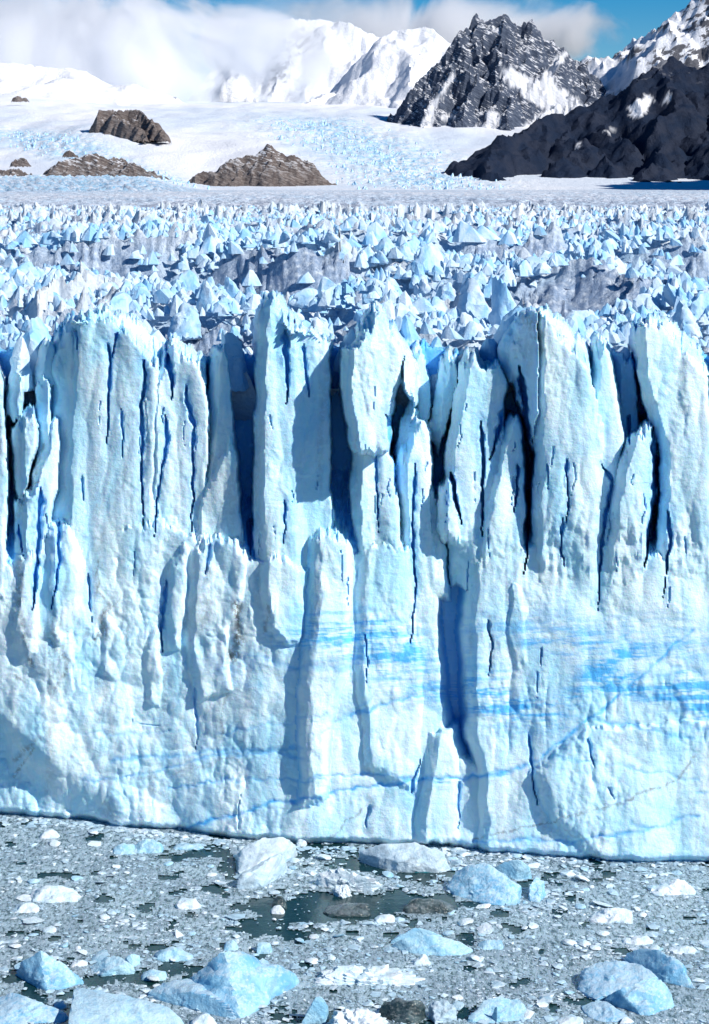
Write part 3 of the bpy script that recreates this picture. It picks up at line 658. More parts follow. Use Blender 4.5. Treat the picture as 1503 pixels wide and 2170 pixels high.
def round_hull(pts, sub=3, p=14, amp=.06, nsc=1.6, seed=0, chips=0):
    V, Fc = hull(pts); c = V.mean(0)
    a, b, d = V[Fc[:, 0]], V[Fc[:, 1]], V[Fc[:, 2]]
    nm = np.cross(b - a, d - a); nm /= np.linalg.norm(nm, axis=1)[:, None] + 1e-12
    dd = (nm * (a - c)).sum(1); s = np.sign(dd); nm *= s[:, None]; dd = np.abs(dd) + 1e-6
    ext = (V.max(0) - V.min(0)) / 2
    bm = bmesh.new(); bmesh.ops.create_icosphere(bm, subdivisions=sub, radius=1)
    bm.verts.index_update()
    Dv = np.array([v.co[:] for v in bm.verts]); Fi = np.array([[v.index for v in f.verts] for f in bm.faces]); bm.free()
    Dv = Dv * ext; Dv /= np.linalg.norm(Dv, axis=1)[:, None]
    if chips:
        rg = np.random.default_rng(seed + 1000); en = rg.normal(size=(chips, 3)); en[:, 2] = np.abs(en[:, 2]) * .9; en /= np.linalg.norm(en, axis=1)[:, None]
        ed = ((V - c) @ en.T).max(0) * rg.uniform(.80, .97, chips)
        nm = np.concatenate([nm, en]); dd = np.concatenate([dd, ed])
    q = np.maximum(Dv @ nm.T, 0) / dd[None, :]
    r = (q ** p).sum(1) ** (-1 / p)
    W = Dv * r[:, None]
    k_ = nsc / max(ext.mean(), 1e-6); o = seed * 7.3
    n_ = sum(g * ((1.1 - 2.2 * abs(noise(W[:, 0] * k_ * f * .8 + o + 3, (W[:, 2] + W[:, 1] * .7) * k_ * f * .8 - o, seed + 80 + i))) * .55 + noise(W[:, 0] * k_ * f + o, (W[:, 2] * 1.2 + W[:, 1] * .55) * k_ * f + o, seed + i) + .6 * noise(W[:, 1] * k_ * f - o, (W[:, 2] - W[:, 0] * .5) * k_ * f, seed + 50 + i))
             for i, (f, g) in enumerate(((1, 1), (2.1, .5), (4.3, .28), (8.7, .14))))
    W = W + Dv * (n_ * amp * ext.mean())[:, None]
    return W + c, Fi

HI = [mesh_np('serac', *round_hull(serac_pts(RNG, RNG.uniform(0, 1)), 3, 70, .09, 1.8, i, 5), True, 24) for i in range(16)]
for m_ in HI: m_.materials.append(M['serac'])

# big near seracs: apex pixel, width px, base pixel, distance
NEAR = [
 ((1022,697),(1000,745),62,268,'bare snow cap showing just behind the dark-headed tower'),
 ((1000,650),(1000,730),70,330,'blue-white ice fin rising behind the dark-headed tower, split by a blue cleft'),
 ((945,650),(945,705),60,345,'grey-blue ice fin left of the fin behind the dark-headed tower'),
 ((905,655),(900,690),48,360,'small blue ice fin left of the grey-blue fin'),
 ((840,712),(840,765),60,272,'low blue ice block right of the pointed white tower'),
 ((880,750),(880,790),50,266,'dirt-capped ice blocks in the gap behind the forked pillars'),
 ((975,738),(972,790),42,266,'small white ice wedge beside the dark face of the stained tower'),
 ((1110,735),(1105,780),70,268,'dirty white ice ridge sloping down behind the stained tower'),
 ((1190,760),(1188,800),40,264,'pale folded ice block between the slim blade and the flat-topped tower'),
 ((555,735),(550,800),60,264,'bright white ice hump behind the shaded blue pillar'),
 ((430,730),(430,790),78,268,'rounded white ice hump behind the twin-peaked pillar'),
 ((375,715),(360,770),60,275,'white ice block behind the broad left slab'),
 ((650,700),(650,740),40,290,'small ice point behind the shoulder of the tallest spire'),
 ((240,715),(235,790),84,272,'white ice mound with a blue cleft behind the broken columns'),
 ((205,740),(200,800),50,268,'white ice lump at the left behind the broken columns'),
 ((470,690),(470,730),60,330,'blue-sided ice fin behind the rounded white hump'),
 ((420,650),(420,700),64,380,'bright-edged ice fin on the left ridge behind the cliff'),
 ((350,655),(350,700),64,390,'shaded ice block on the left ridge behind the cliff'),
 ((310,662),(310,705),44,385,'narrow shaded ice block at the left end of the left ridge'),
 ((520,655),(520,710),66,375,'white-sided ice fin between the left ridge and the tallest spire'),
 ((575,630),(575,680),50,440,'pale ice point on the slope left of the tallest spire'),
 ((740,735),(738,780),46,262,'ice shard in the shadow left of the pointed white tower'),
 ((690,705),(690,750),46,282,'ice block behind the right shoulder of the tallest spire'),
 ((1290,690),(1290,730),54,300,'ring-shaped white ice lump behind the flat-topped tower')]
for i, (ap, bs_, wd, Y, lab) in enumerate(NEAR):
    hgt = (bs_[1] - ap[1]) / F * Y + 5; wm = wd / F * Y
    pts = np.array(serac_pts(RNG, .4 + .3 * (i % 3)))
    base_p = np.array(P(bs_[0], bs_[1], Y)); apex = np.array(P(ap[0], ap[1], Y + 2))
    zr = apex[2] - base_p[2]
    W = np.empty_like(pts)
    tz = np.clip(pts[:, 2], 0, None)
    W[:, 0] = base_p[0] + pts[:, 0] * wm * .85 + (apex[0] - base_p[0]) * tz
    W[:, 1] = Y + pts[:, 1] * wm * 1.3; W[:, 2] = base_p[2] + pts[:, 2] * zr
    v_, f_ = round_hull([tuple(q) for q in W], 4, 80, .09, 1.8, 100 + i, 8)
    o_ = v_.mean(0); o_[2] = v_[:, 2].min()
    ob = link('serac', mesh_np('serac', v_ - o_, f_, True, 26), M['serac']); ob.location = o_
    tag(ob, lab, 'serac', 'seracs just behind the cliff top')

ns = 26000
sy = 300 * (1700 / 300) ** (RNG.uniform(0, 1, ns) ** .62); su = RNG.uniform(-160, 1660, ns); sx = (su - CX) / F * sy
smp = plateau_z(sx, sy, True)[1]
pz = plateau_z(sx, sy); pz2 = plateau_z(sx - 2, sy - 2.5)
kp = (RNG.uniform(0, 1, ns) > smp * .97) & ((RNG.uniform(0, 1, ns) < .12 + .5 * sstep(57, 66, pz) + .5 * sstep(380, 620, sy)))
sx, sy, su, smp = sx[kp], sy[kp], su[kp], smp[kp]
fy = sy > front_Y(su) + 16; sx, sy, su = sx[fy], sy[fy], su[fy]
order = np.argsort(sy); sx, sy, su = sx[order], sy[order], su[order]
ss = np.clip(RNG.lognormal(.55, .45, len(sx)), .7, 4.6) * (1 - .42 * sstep(550, 1500, sy))
sz = plateau_z(sx, sy)
inview = (su > 165) & (su < 1328)
near_idx = np.where(inview)[0][:300]
isnear = np.zeros(len(sx), bool); isnear[near_idx] = True
n2_ = 11500; ey = 285 * (560 / 285) ** RNG.uniform(0, 1, n2_) ** .8; eu = RNG.uniform(-160, 1660, n2_); ex = (eu - CX) / F * ey
ek = (RNG.uniform(0, 1, n2_) > plateau_z(ex, ey, True)[1] * .8) & (ey > front_Y(eu) + 18); ex, ey = ex[ek], ey[ek]
for j in near_idx:
    ob = link('serac', HI[RNG.integers(len(HI))]); s_ = ss[j]
    ob.location = (sx[j], sy[j], sz[j]); ob.rotation_euler = (RNG.normal(0, .16), RNG.normal(.08, .22), RNG.normal(.25, .6))
    ob.scale = (s_ * RNG.uniform(1.0, 2.0), s_ * 1.2, s_ * RNG.uniform(.6, 1.1))
    tag(ob, 'angular ice fin among the crowded seracs on the glacier behind the cliff', 'serac', 'crowded seracs on the glacier')
r_ = ~isnear
Vs, Fs, off = [], [], 0
for x, y, z, s in zip(np.concatenate([sx[r_], ex]), np.concatenate([sy[r_], ey]), np.concatenate([sz[r_], plateau_z(ex, ey)]), np.concatenate([ss[r_], np.clip(RNG.lognormal(.25, .4, len(ex)), .6, 2.6)])):
    Vl, Fl = LOW[RNG.integers(len(LOW))]; a = RNG.normal(.25, .55); c, sn = math.cos(a), math.sin(a)
    W = np.empty_like(Vl); e = RNG.uniform(.8, 1.75); W[:, 0] = (Vl[:, 0] * c * e - Vl[:, 1] * sn) * s * 1.1 + x; W[:, 1] = (Vl[:, 0] * sn * e + Vl[:, 1] * c) * s * 1.1 + y
    W[:, 2] = Vl[:, 2] * s * RNG.uniform(.5, 1.05) + z - .1 * s
    Vs.append(W); Fs.append(Fl + off); off += len(Vl)
tag(link('far_seracs', mesh_np('far_seracs', np.concatenate(Vs), np.concatenate(Fs), False), M['serac']), 'thousands of small ice spires covering the middle of the glacier', None, None, 'stuff')

# ------------------------------------------------------------------ far snowfields
def far_v(u, y):
    v = np.interp(y, [1500, 2500, 4000, 6500, 7200, 8000, 9000, 10500, 12000, 13500, 15500], [550, 528.5, 516, 511, 502, 478, 442, 402, 381, 371, 368])
    left = sstep(520, 380, u)
    v = v - left * 16 * sstep(4200, 6200, y) * sstep(9000, 6600, y)
    v = v - 24 * np.exp(-((u - 330) / 110) ** 2 - ((y - 9300) / 900) ** 2)
    v = v - 14 * np.exp(-((u - 580) / 150) ** 2 - ((y - 8700) / 700) ** 2) + 10 * np.exp(-((u - 520) / 60) ** 2 - ((y - 8300) / 700) ** 2)
    v = v - 22 * sstep(380, 150, u) * sstep(10500, 13000, y)
    v = v + 6 * sstep(750, 860, u) * sstep(9000, 12000, y)
    return v
gu = np.concatenate([np.linspace(-700, 60, 50), np.linspace(65, 1440, 340), np.linspace(1450, 2200, 50)]); gy = np.concatenate([np.geomspace(1600, 6300, 110), np.linspace(6350, 15500, 220)])
GU, GY = np.meshgrid(gu, gy); GX = (GU - CX) / F * GY
Z = H - (far_v(GU, GY) - CY) / F * GY
fall = np.exp(-((GU - np.interp(GY, [6500, 8000, 9500, 11000], [900, 830, 730, 650])) / np.interp(GY, [6500, 9000, 11000], [120, 110, 90])) ** 2) * sstep(6200, 7000, GY) * sstep(11800, 10500, GY)
fall = np.maximum(fall, np.exp(-((GU - np.interp(GY, [6800, 7600, 8800, 10000], [460, 380, 260, 170])) / 60) ** 2) * sstep(6600, 7000, GY) * sstep(10500, 9500, GY))
fall = np.maximum(fall, sstep(520, 380, GU) * sstep(3800, 5000, GY) * sstep(7400, 6900, GY))
flat = sstep(6800, 5500, GY)
amp = 1.2 + 5.5 * flat * sstep(6000, 2000, GY) + 20 * fall
Z = Z + amp * (ridged(GX / 48, GY / 75, 201, 4, .65) - .4) + 9 * sstep(7500, 8500, GY) * noise(GX / 150, GY / 260, 205) + 10 * sstep(7500, 9500, GY) * noise(GX / 420, GY / 500, 203) + 2. * flat * (ridged(GX / 18, GY / 30, 204, 2) - .5)
moraine = np.exp(-((far_v(GU, GY) - 541) / 11) ** 2) * sstep(-.5, .3, fbm(GX / 160, GY / 500, 206, 3))
V = np.stack([GX, GY, Z], -1).reshape(-1, 3)
me = mesh_np('snowfield', V, grid_faces(*GX.shape), True, None, {'blue': np.clip(fall * .9 + .35 * flat, 0, 1), 'dirt': np.clip(.85 * moraine + .45 * flat, 0, 1)})
tag(link('snowfield', me, M['snow']), 'white snowfields and icefalls rising beyond the flat glacier', None, None, 'structure')

ni = 7000; iy = RNG.uniform(6400, 10800, ni); iu = RNG.uniform(150, 1000, ni); ix = (iu - CX) / F * iy
ic = np.exp(-((iu - np.interp(iy, [6500, 8000, 9500, 11000], [880, 820, 730, 650])) / np.interp(iy, [6500, 9000, 11000], [120, 110, 80])) ** 2)
ic = np.maximum(ic, np.exp(-((iu - np.interp(iy, [6800, 7600, 8800, 10000], [460, 380, 260, 170])) / 50) ** 2) * sstep(10200, 9500, iy))
ik = (ic * (.55 + .6 * fbm(ix / 260, iy / 500, 211, 3)) > RNG.uniform(.1, .9, ni)); iu, iy, ix = iu[ik], iy[ik], ix[ik]
v_, f_ = scatter_join(LOW, ix, iy, H - (far_v(iu, iy) - CY) / F * iy - 1, np.clip(RNG.lognormal(2.35, .35, len(ix)), 5, 22), RNG, .8)
tag(link('icefall_seracs', mesh_np('icefall_seracs', v_, f_, False), M['serac']), 'broken ice blocks of the distant icefalls', None, None, 'stuff')

# ------------------------------------------------------------------ mountains
def mountain(label, skel, slope, res, mat, base_v, noise_amp, seed, snow_polys=(), rock_polys=None, high=(0, 1), pad=250, power=1.0, kind='structure', name='mountain', cat=None, low=0, dn=22, group=None):
    segs = []
    for pl in skel:
        w_ = np.array([P(*q) for q in pl]); segs.append(w_)
    allp = np.concatenate(segs)
    x0, y0 = allp[:, :2].min(0) - pad; x1, y1 = allp[:, :2].max(0) + pad
    X, Y = np.meshgrid(np.arange(x0, x1, res), np.arange(y0, y1, res))
    k = 1 / (res * dn)
    Xw = X + res * 7 * fbm(X * k, Y * k, seed, 4); Yw_ = Y + res * 7 * fbm(X * k, Y * k, seed + 7, 4)
    Z = np.full(X.shape, -1e5)
    for w_ in segs:
        for a, b in zip(w_[:-1], w_[1:]):
            e = b[:2] - a[:2]; tt = np.clip(((Xw - a[0]) * e[0] + (Yw_ - a[1]) * e[1]) / (e @ e + 1e-9), 0, 1)
            d = np.hypot(Xw - a[0] - e[0] * tt, Yw_ - a[1] - e[1] * tt)
            Z = np.maximum(Z, a[2] + (b[2] - a[2]) * tt - slope * d ** power)
    Zb = H - (base_v - CY) / F * Y
    rel = np.clip((Z - Zb) / (allp[:, 2].max() - Zb), 0, 1)
    relN = .35 + .65 * sstep(0, .5, 1 - rel)
    Z = Z + noise_amp * (ridged(X * k * 1.3, Y * k * 1.3, seed + 3, 5, .55) - .55) * (.4 + relN) + noise_amp * .2 * noise(X / res / 3, Y / res / 3, seed + 9)
    PU = CX + X * F / Y; PV = CY + (H - Z) * F / Y
    snow = np.zeros(X.shape)
    uu = PU + 5 * noise(PU / 9, PV / 9, seed + 20) + 3 * noise(PU / 3, PV / 3, seed + 21); vv = PV + 5 * noise(PU / 10, PV / 8, seed + 22)
    for sp in snow_polys: snow = np.maximum(snow, sstep(1.5, -1.5, sdf(sp, uu, vv)))
    if rock_polys is not None:
        rk = np.zeros(X.shape)
        for sp in rock_polys: rk = np.maximum(rk, sstep(9, -9, sdf(sp, uu, vv) + 12 * noise(PU / 7, PV / 10, seed + 30)))
        snow = np.maximum(snow, 1 - rk)
    hi = sstep(high[0], high[1], (Z - Zb) / (allp[:, 2].max() - Zb + 1e-6))
    Fc = grid_faces(*X.shape); keep = ((Z - Zb).ravel()[Fc] > -low).any(1)
    v_, f_, a_ = submesh(np.stack([X, Y, Z], -1).reshape(-1, 3), Fc, keep, {'snow': snow, 'high': hi})
    return tag(link(name, mesh_np(name, v_, f_, True, 38, a_), mat), label, cat, None, kind)

rk_main = mat_rock('grey_rock_with_snow', (.055, .075, .12), (.12, .15, .215), .50, (.6, .6, 5), .034, (0, .55, 0))  # rock made bluer in place of distance haze
rk_dark = mat_rock('navy_shade_rock', (.008, .018, .044), (.020, .028, .052), .24, (1, 1, 2), .008, (0, -.5, 0))  # rock darkened to navy, painting in shade and haze
rk_snow = mat_rock('snow_covered_rock', (.16, .17, .20), (.24, .24, .27), .95, (1, 1, 2), .009, (0, .3, 0))
rk_high = mat_rock('high_ridge_rock', (.10, .105, .125), (.18, .18, .2), .62, (1, 1, 2.6), .010, (0, -.55, 0))

mountain('steep dark grey peak with a jagged twin summit streaked with snow',
 [[(842,436,10250),(872,374,10450),(905,320,10700),(926,270,10850),(935,240,10950),(955,222,11000),(970,232,11000),(985,222,11000),(1008,239,11000),(1030,229,11000),(1062,262,11050),(1100,292,11150),(1140,328,11300),(1175,354,11400),(1240,420,11500)],
  [(955,222,11000),(946,290,10750),(935,360,10450),(905,425,10150),(880,452,10000)], [(985,222,11000),(990,290,10720),(985,350,10450),(1000,400,10250),(1010,428,10100)],
  [(1030,229,11000),(1040,290,10820),(1050,340,10650)], [(1085,280,11120),(1105,320,10950),(1135,350,10800),(1140,385,10650)]],
 1.25, 7.0, rk_main, 455, 40, 300,
 [[(985,310),(1005,312),(1040,330),(1060,320),(1085,345),(1120,370),(1130,385),(1090,402),(1050,412),(1010,418),(1040,395),(1060,380),(1030,365),(1015,345),(990,330)],
  [(1055,320),(1075,300),(1090,285),(1096,290),(1080,312),(1068,335)], [(886,390),(912,388),(908,396),(888,398)], [(960,385),(980,382),(985,400),(978,410),(962,405)], [(940,400),(985,412),(990,420),(950,412)],
  [(832,440),(855,405),(870,372),(905,322),(915,318),(882,372),(876,410),(890,432)]], None, (0, .32), dn=17)
mountain('dark brown shaded mountain sloping down to the glacier at the right',
 [[(952,464,7700),(975,434,7800),(1005,414,7950),(1060,396,8100),(1110,376,8200),(1160,352,8250),(1200,338,8250),(1240,312,8300),(1268,294,8350),(1300,310,8300),(1350,290,8350),(1420,240,8450),(1500,205,8500),(1620,180,8550),(1760,210,8600)],
  [(1268,294,8350),(1262,360,8050),(1250,430,7700),(1230,480,7400)], [(1420,240,8450),(1400,330,8000),(1380,430,7500)], [(1110,388,8200),(1100,430,7900),(1090,470,7600)], [(1180,354,8250),(1180,420,7900),(1165,470,7550)], [(975,434,7800),(968,485,7450),(990,508,7250)]],
 .78, 9.5, rk_dark, 514, 36, 330,
 [[(1195,380),(1205,366),(1232,356),(1237,362),(1222,385),(1208,398)], [(1248,368),(1262,354),(1266,360),(1252,372)], [(1155,415),(1180,408),(1170,416)], [(1110,440),(1118,438),(1114,442)]], None, (.45, 1.0), 400, dn=26)
mountain('snow-plastered rocky ridge climbing to the upper right corner',
 [[(1090,330,12000),(1130,300,12000),(1165,290,11900),(1190,264,11800),(1215,254,11700),(1270,250,11600),(1288,226,11500),(1302,204,11400),(1330,170,11300),(1380,185,11300),(1440,150,11300),(1540,190,11300),(1700,170,11300)],
  [(1190,264,11800),(1195,300,11500),(1240,318,11200)], [(1302,204,11400),(1285,270,11100),(1262,310,10800)], [(1440,150,11300),(1400,260,10900),(1340,320,10500)]],
 1.0, 13, rk_high, 420, 50, 360, [[(1130,302),(1165,290),(1175,296),(1225,303),(1240,310),(1200,345),(1150,360),(1120,340)], [(1200,256),(1272,250),(1262,275),(1225,283),(1200,268)]], None, (0, .2), 500)
mountain('white snow peak with a small rocky summit left of the steep dark peak',
 [[(640,372,13600),(690,356,13700),(740,330,13800),(785,300,13900),(808,268,14000),(825,250,14000),(848,243,14000),(868,247,14000),(890,275,14050),(920,262,14100),(950,250,14200),(1000,290,14300)],
  [(848,243,14000),(840,285,13750),(850,320,13500),(860,350,13300)], [(890,275,14050),(895,310,13800),(905,340,13500)], [(785,300,13900),(790,340,13500)]],
 .8, 14, rk_snow, 385, 24, 390, (), [[(818,262),(848,240),(878,250),(905,285),(910,320),(890,330),(858,300),(830,280)],[(860,288),(905,296),(915,325),(880,318)],[(800,282),(815,270),(820,285)],[(935,250),(960,255),(960,285),(940,280)]], (0, .2), 500)
mountain('rounded snow dome with a grey rock face fading into cloud',
 [[(540,300,16500),(590,240,16500),(630,231,16500),(690,230,16500),(740,235,16500),(800,260,16500),(860,300,16600)], [(640,231,16500),(630,280,16200),(615,340,15900)], [(680,231,16500),(690,290,16200),(680,350,15800)]],
 1.1, 16, rk_high, 390, 28, 420, (), [[(618,262),(640,246),(668,252),(690,285),(694,312),(668,300),(648,290),(632,330),(612,338),(606,300)]], (0, .2), 700)
mountain('low snow hill with faint rock streaks at the far left',
 [[(-250,300,13500),(-60,285,13500),(120,300,13600),(200,304,13600),(240,306,13600),(300,322,13700),(360,344,13800),(440,362,13900)], [(225,305,13600),(235,330,13300)]],
 .4, 28, rk_snow, 372, 30, 450, (), [[(205,305),(225,303),(250,322),(240,328),(212,316)],[(285,318),(296,322),(300,332)]], (0, .2), 700)

mountain('unseen high dark ridge beyond the right of the frame, added to shade the dark mountain',  # out-of-view ridge added to cast shade on the dark mountain
 [[(1680,380,5200),(1760,150,5600),(1900,-60,6000),(2100,-180,6400),(2350,-150,6900),(2600,-120,7400)], [(1900,-60,6000),(1760,200,6600),(1650,330,7200)]],
 .95, 40, rk_dark, 514, 60, 480, (), None, (.55, 1.0), 500)

# brown rock outcrops standing out of the snow
def nun(label, skel, slope, res, seed, base_v, amp=15, low=25):
    mountain(label, skel, slope, res, M['nun'], base_v, amp, seed, (), None, (0, 1), 90, 1.0, None, 'rock_outcrop', 'rock outcrop', low)
nun('large brown rock outcrop with a pointed top, in the snow at mid left', [[(474,490,7050),(520,476,7050),(535,466,7060),(560,458,7080),(585,452,7100),(605,434,7120),(640,452,7120),(668,466,7100),(690,492,7050)], [(605,434,7120),(610,470,7000),(612,496,6920)], [(555,460,7080),(550,490,6960)]], .8, 4.6, 500, 503)
nun('long low brown rock outcrop with broken humps at the left glacier edge', [[(242,478,7000),(262,464,7020),(280,460,7040),(300,456,7060),(325,452,7060),(352,458,7050),(380,467,7020),(410,480,6980),(440,492,6950)], [(270,462,7030),(266,485,6950)], [(325,455,7060),(325,485,6940)]], .8, 4.2, 520, 499, 15, 40)
nun('brown and grey rock spine slanting down the upper snow slope', [[(335,380,9100),(372,378,9100),(402,381,9080),(412,398,8950),(430,418,8800),(446,436,8650)], [(345,384,9050),(385,405,8900),(408,425,8750)]], 1.7, 5.0, 540, 414, 9, 40)
nun('small brown rock patch low at the left edge of the snow', [[(150,482,7000),(186,476,7000),(205,480,6990),(226,490,6970)]], .8, 2.6, 560, 494)
nun('two tiny brown rocks on the snow above the left edge rock patch', [[(192,462,7150),(204,458,7150),(210,464,7150)]], 1.1, 2.2, 580, 468, 6, 8)
nun('tiny brown rock knob above the long low outcrop', [[(276,448,7200),(284,446,7200),(290,452,7190)]], 1.1, 2.2, 600, 453, 5, 8)
nun('small dark rock knob high on the snow at the far left', [[(190,360,11800),(198,357,11800),(206,361,11800)]], 1.3, 3.5, 620, 362, 6, 12)

# ------------------------------------------------------------------ clouds
def cloud(label, center, size, seed, dens, soft=.55, nsc=1.0):
    k = N('cloud_vapour'); k.t.nodes.remove(k.b)
    vol = k.n('VolumePrincipled'); k.l(vol.outputs[0], k.out.inputs['Volume'])
    tc = k.n('TexCoord'); 
    ln = k.n('VectorMath', operation='LENGTH'); k.l(tc.outputs['Object'], ln.inputs[0])
    n1 = k.noise(k.pos(), nsc / 750., 7, .62, .6)
    f = k.math('ADD', k.math('SUBTRACT', 1., ln.outputs['Value']), k.math('MULTIPLY', k.math('SUBTRACT', n1, .56), 2.3))
    f = k.ramp(f, 0, soft)
    k.l(k.math('MULTIPLY', f, dens), vol.inputs['Density'])
    vol.inputs['Color'].default_value = (.965, .972, .985, 1); vol.inputs['Anisotropy'].default_value = .2
    bm = bmesh.new(); bmesh.ops.create_icosphere(bm, subdivisions=3, radius=1.05)
    me = bpy.data.meshes.new('cloud'); bm.to_mesh(me); bm.free()
    ob = link('cloud', me, k.m); ob.location = center; ob.scale = size
    tag(ob, label, 'cloud', None, 'stuff')
cloud('broad white cloud bank lying over the left snowfields', P(320, 312, 14900), (1700, 650, 740), 1, .012, .4)
cloud('soft white cloud veiling the rounded snow dome', P(640, 275, 15200), (950, 350, 560), 2, .0020, .9)
cloud('white cloud drifting behind the snow peak and the steep dark peak', P(880, 262, 17600), (1750, 500, 480), 3, .010)

# ------------------------------------------------------------------ icebergs and floes
def berg(label, mat, u0, u1, vb, tops, depth, p=18, amp=.08, sub=4, seed=0, name='iceberg', extra=(), nsc=1.6, sharp=45, group=None):
    Y0 = yw(vb)
    def lobe(u0, u1, vb, tops, depth):
        Yb = yw(vb); pts = []
        for fr, ins in ((0, .06), (.45, 0), (1, .12)):
            Yq = Yb + depth * fr
            a = u0 + (u1 - u0) * ins; b = u1 - (u1 - u0) * ins
            for uu in (a, (a + b) / 2, b):
                x = (uu - CX) / F * Yb; pts += [(x, Yq - (.12 * depth if uu == (a + b) / 2 and fr == 0 else 0), -1.2), (x, Yq, .15)]
        for q in tops:
            fr = q[2] if len(q) > 2 else .45
            Yq = Yb + depth * fr; pts.append(P(q[0], q[1], Yq))
        return pts
    Vs, Fs, off = [], [], 0
    for i, lb in enumerate(((u0, u1, vb, tops, depth),) + tuple(extra)):
        v_, f_ = round_hull(lobe(*lb), min(sub + 1, 5), max(p * 3, 36), amp * .8, nsc, seed * 3 + i * 11, 9)
        Vs.append(v_); Fs.append(f_ + off); off += len(v_)
    v_ = np.concatenate(Vs); o_ = np.array([v_[:, 0].mean(), v_[:, 1].mean(), 0])
    ob = link(name, mesh_np(name, v_ - o_, np.concatenate(Fs), True, 30), mat); ob.location = o_
    return tag(ob, label, 'iceberg' if name == 'iceberg' else 'ice floe', group)

def slab_berg(label, mat, pieces, amp=.06, seed=0, name='iceberg', nsc=1.8, chips=5, p=60, parent=None):
    Vs, Fs, off = [], [], 0
    for i, pc in enumerate(pieces):
        pts = []
        for u, v, h in pc:
            Y = (H - h) * F / (v - CY); x = (u - CX) / F * Y
            pts += [(x, Y, h), (x * 1.0, Y + .12 * h, -.9)]
        v_, f_ = round_hull(pts, 5, p, amp, nsc, seed * 3 + i * 11, chips)
        Vs.append(v_); Fs.append(f_ + off); off += len(v_)
    v_ = np.concatenate(Vs); o_ = np.array([v_[:, 0].mean(), v_[:, 1].mean(), 0])
    ob = link(name, mesh_np(name, v_ - o_, np.concatenate(Fs), True, 28), mat)
    if parent is not None:
        ob.parent = parent; ob.location = o_ - np.array(parent.location); return ob
    ob.location = o_
    return tag(ob, label, 'iceberg' if name == 'iceberg' else 'ice floe')

W_, PA, BLU, GR, TE, DK = M['white'], M['pale'], M['blue'], M['grey'], M['teal'], M['dark']
slab_berg('tilted grey-white slab of ice with a blue cut edge against the cliff foot', GR, [
 [(550,1613,.5),(558,1631,.3),(593,1613,1.2),(626,1597,1.5),(633,1592,1.6),(656,1586,1.2),(631,1573,2.4),(583,1574,2.6),(550,1598,1.4)],
 [(550,1636,1.7),(583,1627,2.1),(626,1598,2.5),(635,1606,2.0),(636,1626,.2),(595,1655,.1),(555,1655,.1)]], .05, 1)
b_ = slab_berg('long grey ice slab with a brown stain and a dark teal waterline', GR, [
 [(752,1597,1.2),(795,1584,2.6),(846,1582,2.8),(879,1596,2.3),(901,1598,2.0),(903,1626,.3),(886,1627,.3),(785,1606,1.3),(818,1611,1.4),(876,1608,1.5)]], .05, 2)
slab_berg('', TE, [[(772,1604,.9),(790,1609,1.0),(818,1613,1.0),(876,1612,1.0),(893,1620,.6),(886,1631,.0),(840,1631,.0),(790,1620,.0),(760,1610,.1)]], .05, 3, 'wet_base', parent=b_)
slab_berg('knobbly white floe in front of the long grey slab', W_, [
 [(681,1649,.3),(688,1627,1.8),(697,1624,2.0),(704,1631,1.6),(732,1636,1.2),(760,1639,1.4),(777,1641,1.6),(793,1651,.6),(777,1661,.2),(740,1655,.3)],
 [(712,1656,.8),(722,1650,1.2),(737,1651,1.2),(740,1661,.6),(727,1672,.1)]], .14, 4, nsc=2.8)
slab_berg('broad smooth blue iceberg at centre right below the cliff', BLU, [
 [(896,1659,.2),(914,1629,1.6),(936,1622,2.6),(967,1619,3.0),(985,1634,2.4),(1024,1655,1.0),(1016,1686,.1),(967,1683,.1),(920,1670,.1)],
 [(1045,1632,2.0),(1057,1644,1.4),(1060,1667,.3),(1050,1679,.1),(1032,1675,.2),(1034,1654,1.2)]], .06, 5)
slab_berg('pale blue triangular ice fin behind the broad smooth blue iceberg', PA, [
 [(977,1618,1.5),(1021,1605,2.8),(1032,1613,2.2),(1037,1638,.2),(1011,1641,.2),(990,1631,.4)]], .05, 6)
berg('small bright white lump beside a dark cube of ice', W_, 608, 632, 1699, [(614,1686,.5),(624,1683,.5),(630,1690,.5)], 1.5, 14, .06, 3, 7, 'ice_floe')
berg('small dark grey cube of ice behind a bright white lump', DK, 610, 636, 1690, [(614,1674,.5),(624,1667,.5),(632,1674,.5)], 1.6, 20, .05, 3, 8, 'ice_floe')
berg('dark glassy wedge of clear ice at centre', DK, 826, 918, 1699, [(832,1678,.4),(850,1668,.5),(875,1670,.5),(905,1686,.4)], 3, 16, .06, 4, 9)
berg('dark green glassy ice barely above the water at centre', DK, 690, 778, 1703, [(705,1690,.5),(740,1684,.5),(765,1680,.5)], 3, 12, .08, 3, 10)
slab_berg('smooth pale blue whaleback iceberg at centre right', PA, [
 [(805,1750,.3),(828,1739,1.2),(866,1734,1.6),(891,1735,1.5),(917,1744,1.0),(946,1760,.2),(904,1768,.1),(841,1763,.1)],
 [(815,1735,.6),(848,1720,1.8),(876,1728,1.2),(891,1735,.4),(803,1745,.2)]], .05, 11, chips=2)
berg('small pale blue block at the right tip of the whaleback', PA, 948, 993, 1758, [(955,1742,.5),(988,1740,.5)], 2, 14, .06, 3, 12)
slab_berg('big pointed blue iceberg with broad smooth flanks at lower left', BLU, [
 [(405,1831,.3),(433,1811,1.2),(458,1802,1.8),(476,1801,1.9),(500,1830,1.6),(545,1850,1.2),(560,1874,.1),(509,1862,.1),(458,1849,.1)],
 [(476,1803,1.6),(496,1788,2.6),(529,1766,4.0),(540,1757,4.6),(549,1766,4.2),(588,1773,2.5),(613,1787,1.5),(656,1798,.8),(657,1809,.2),(616,1819,.3),(575,1842,.2),(560,1872,.1),(520,1840,1.0)]], .06, 13, chips=3)
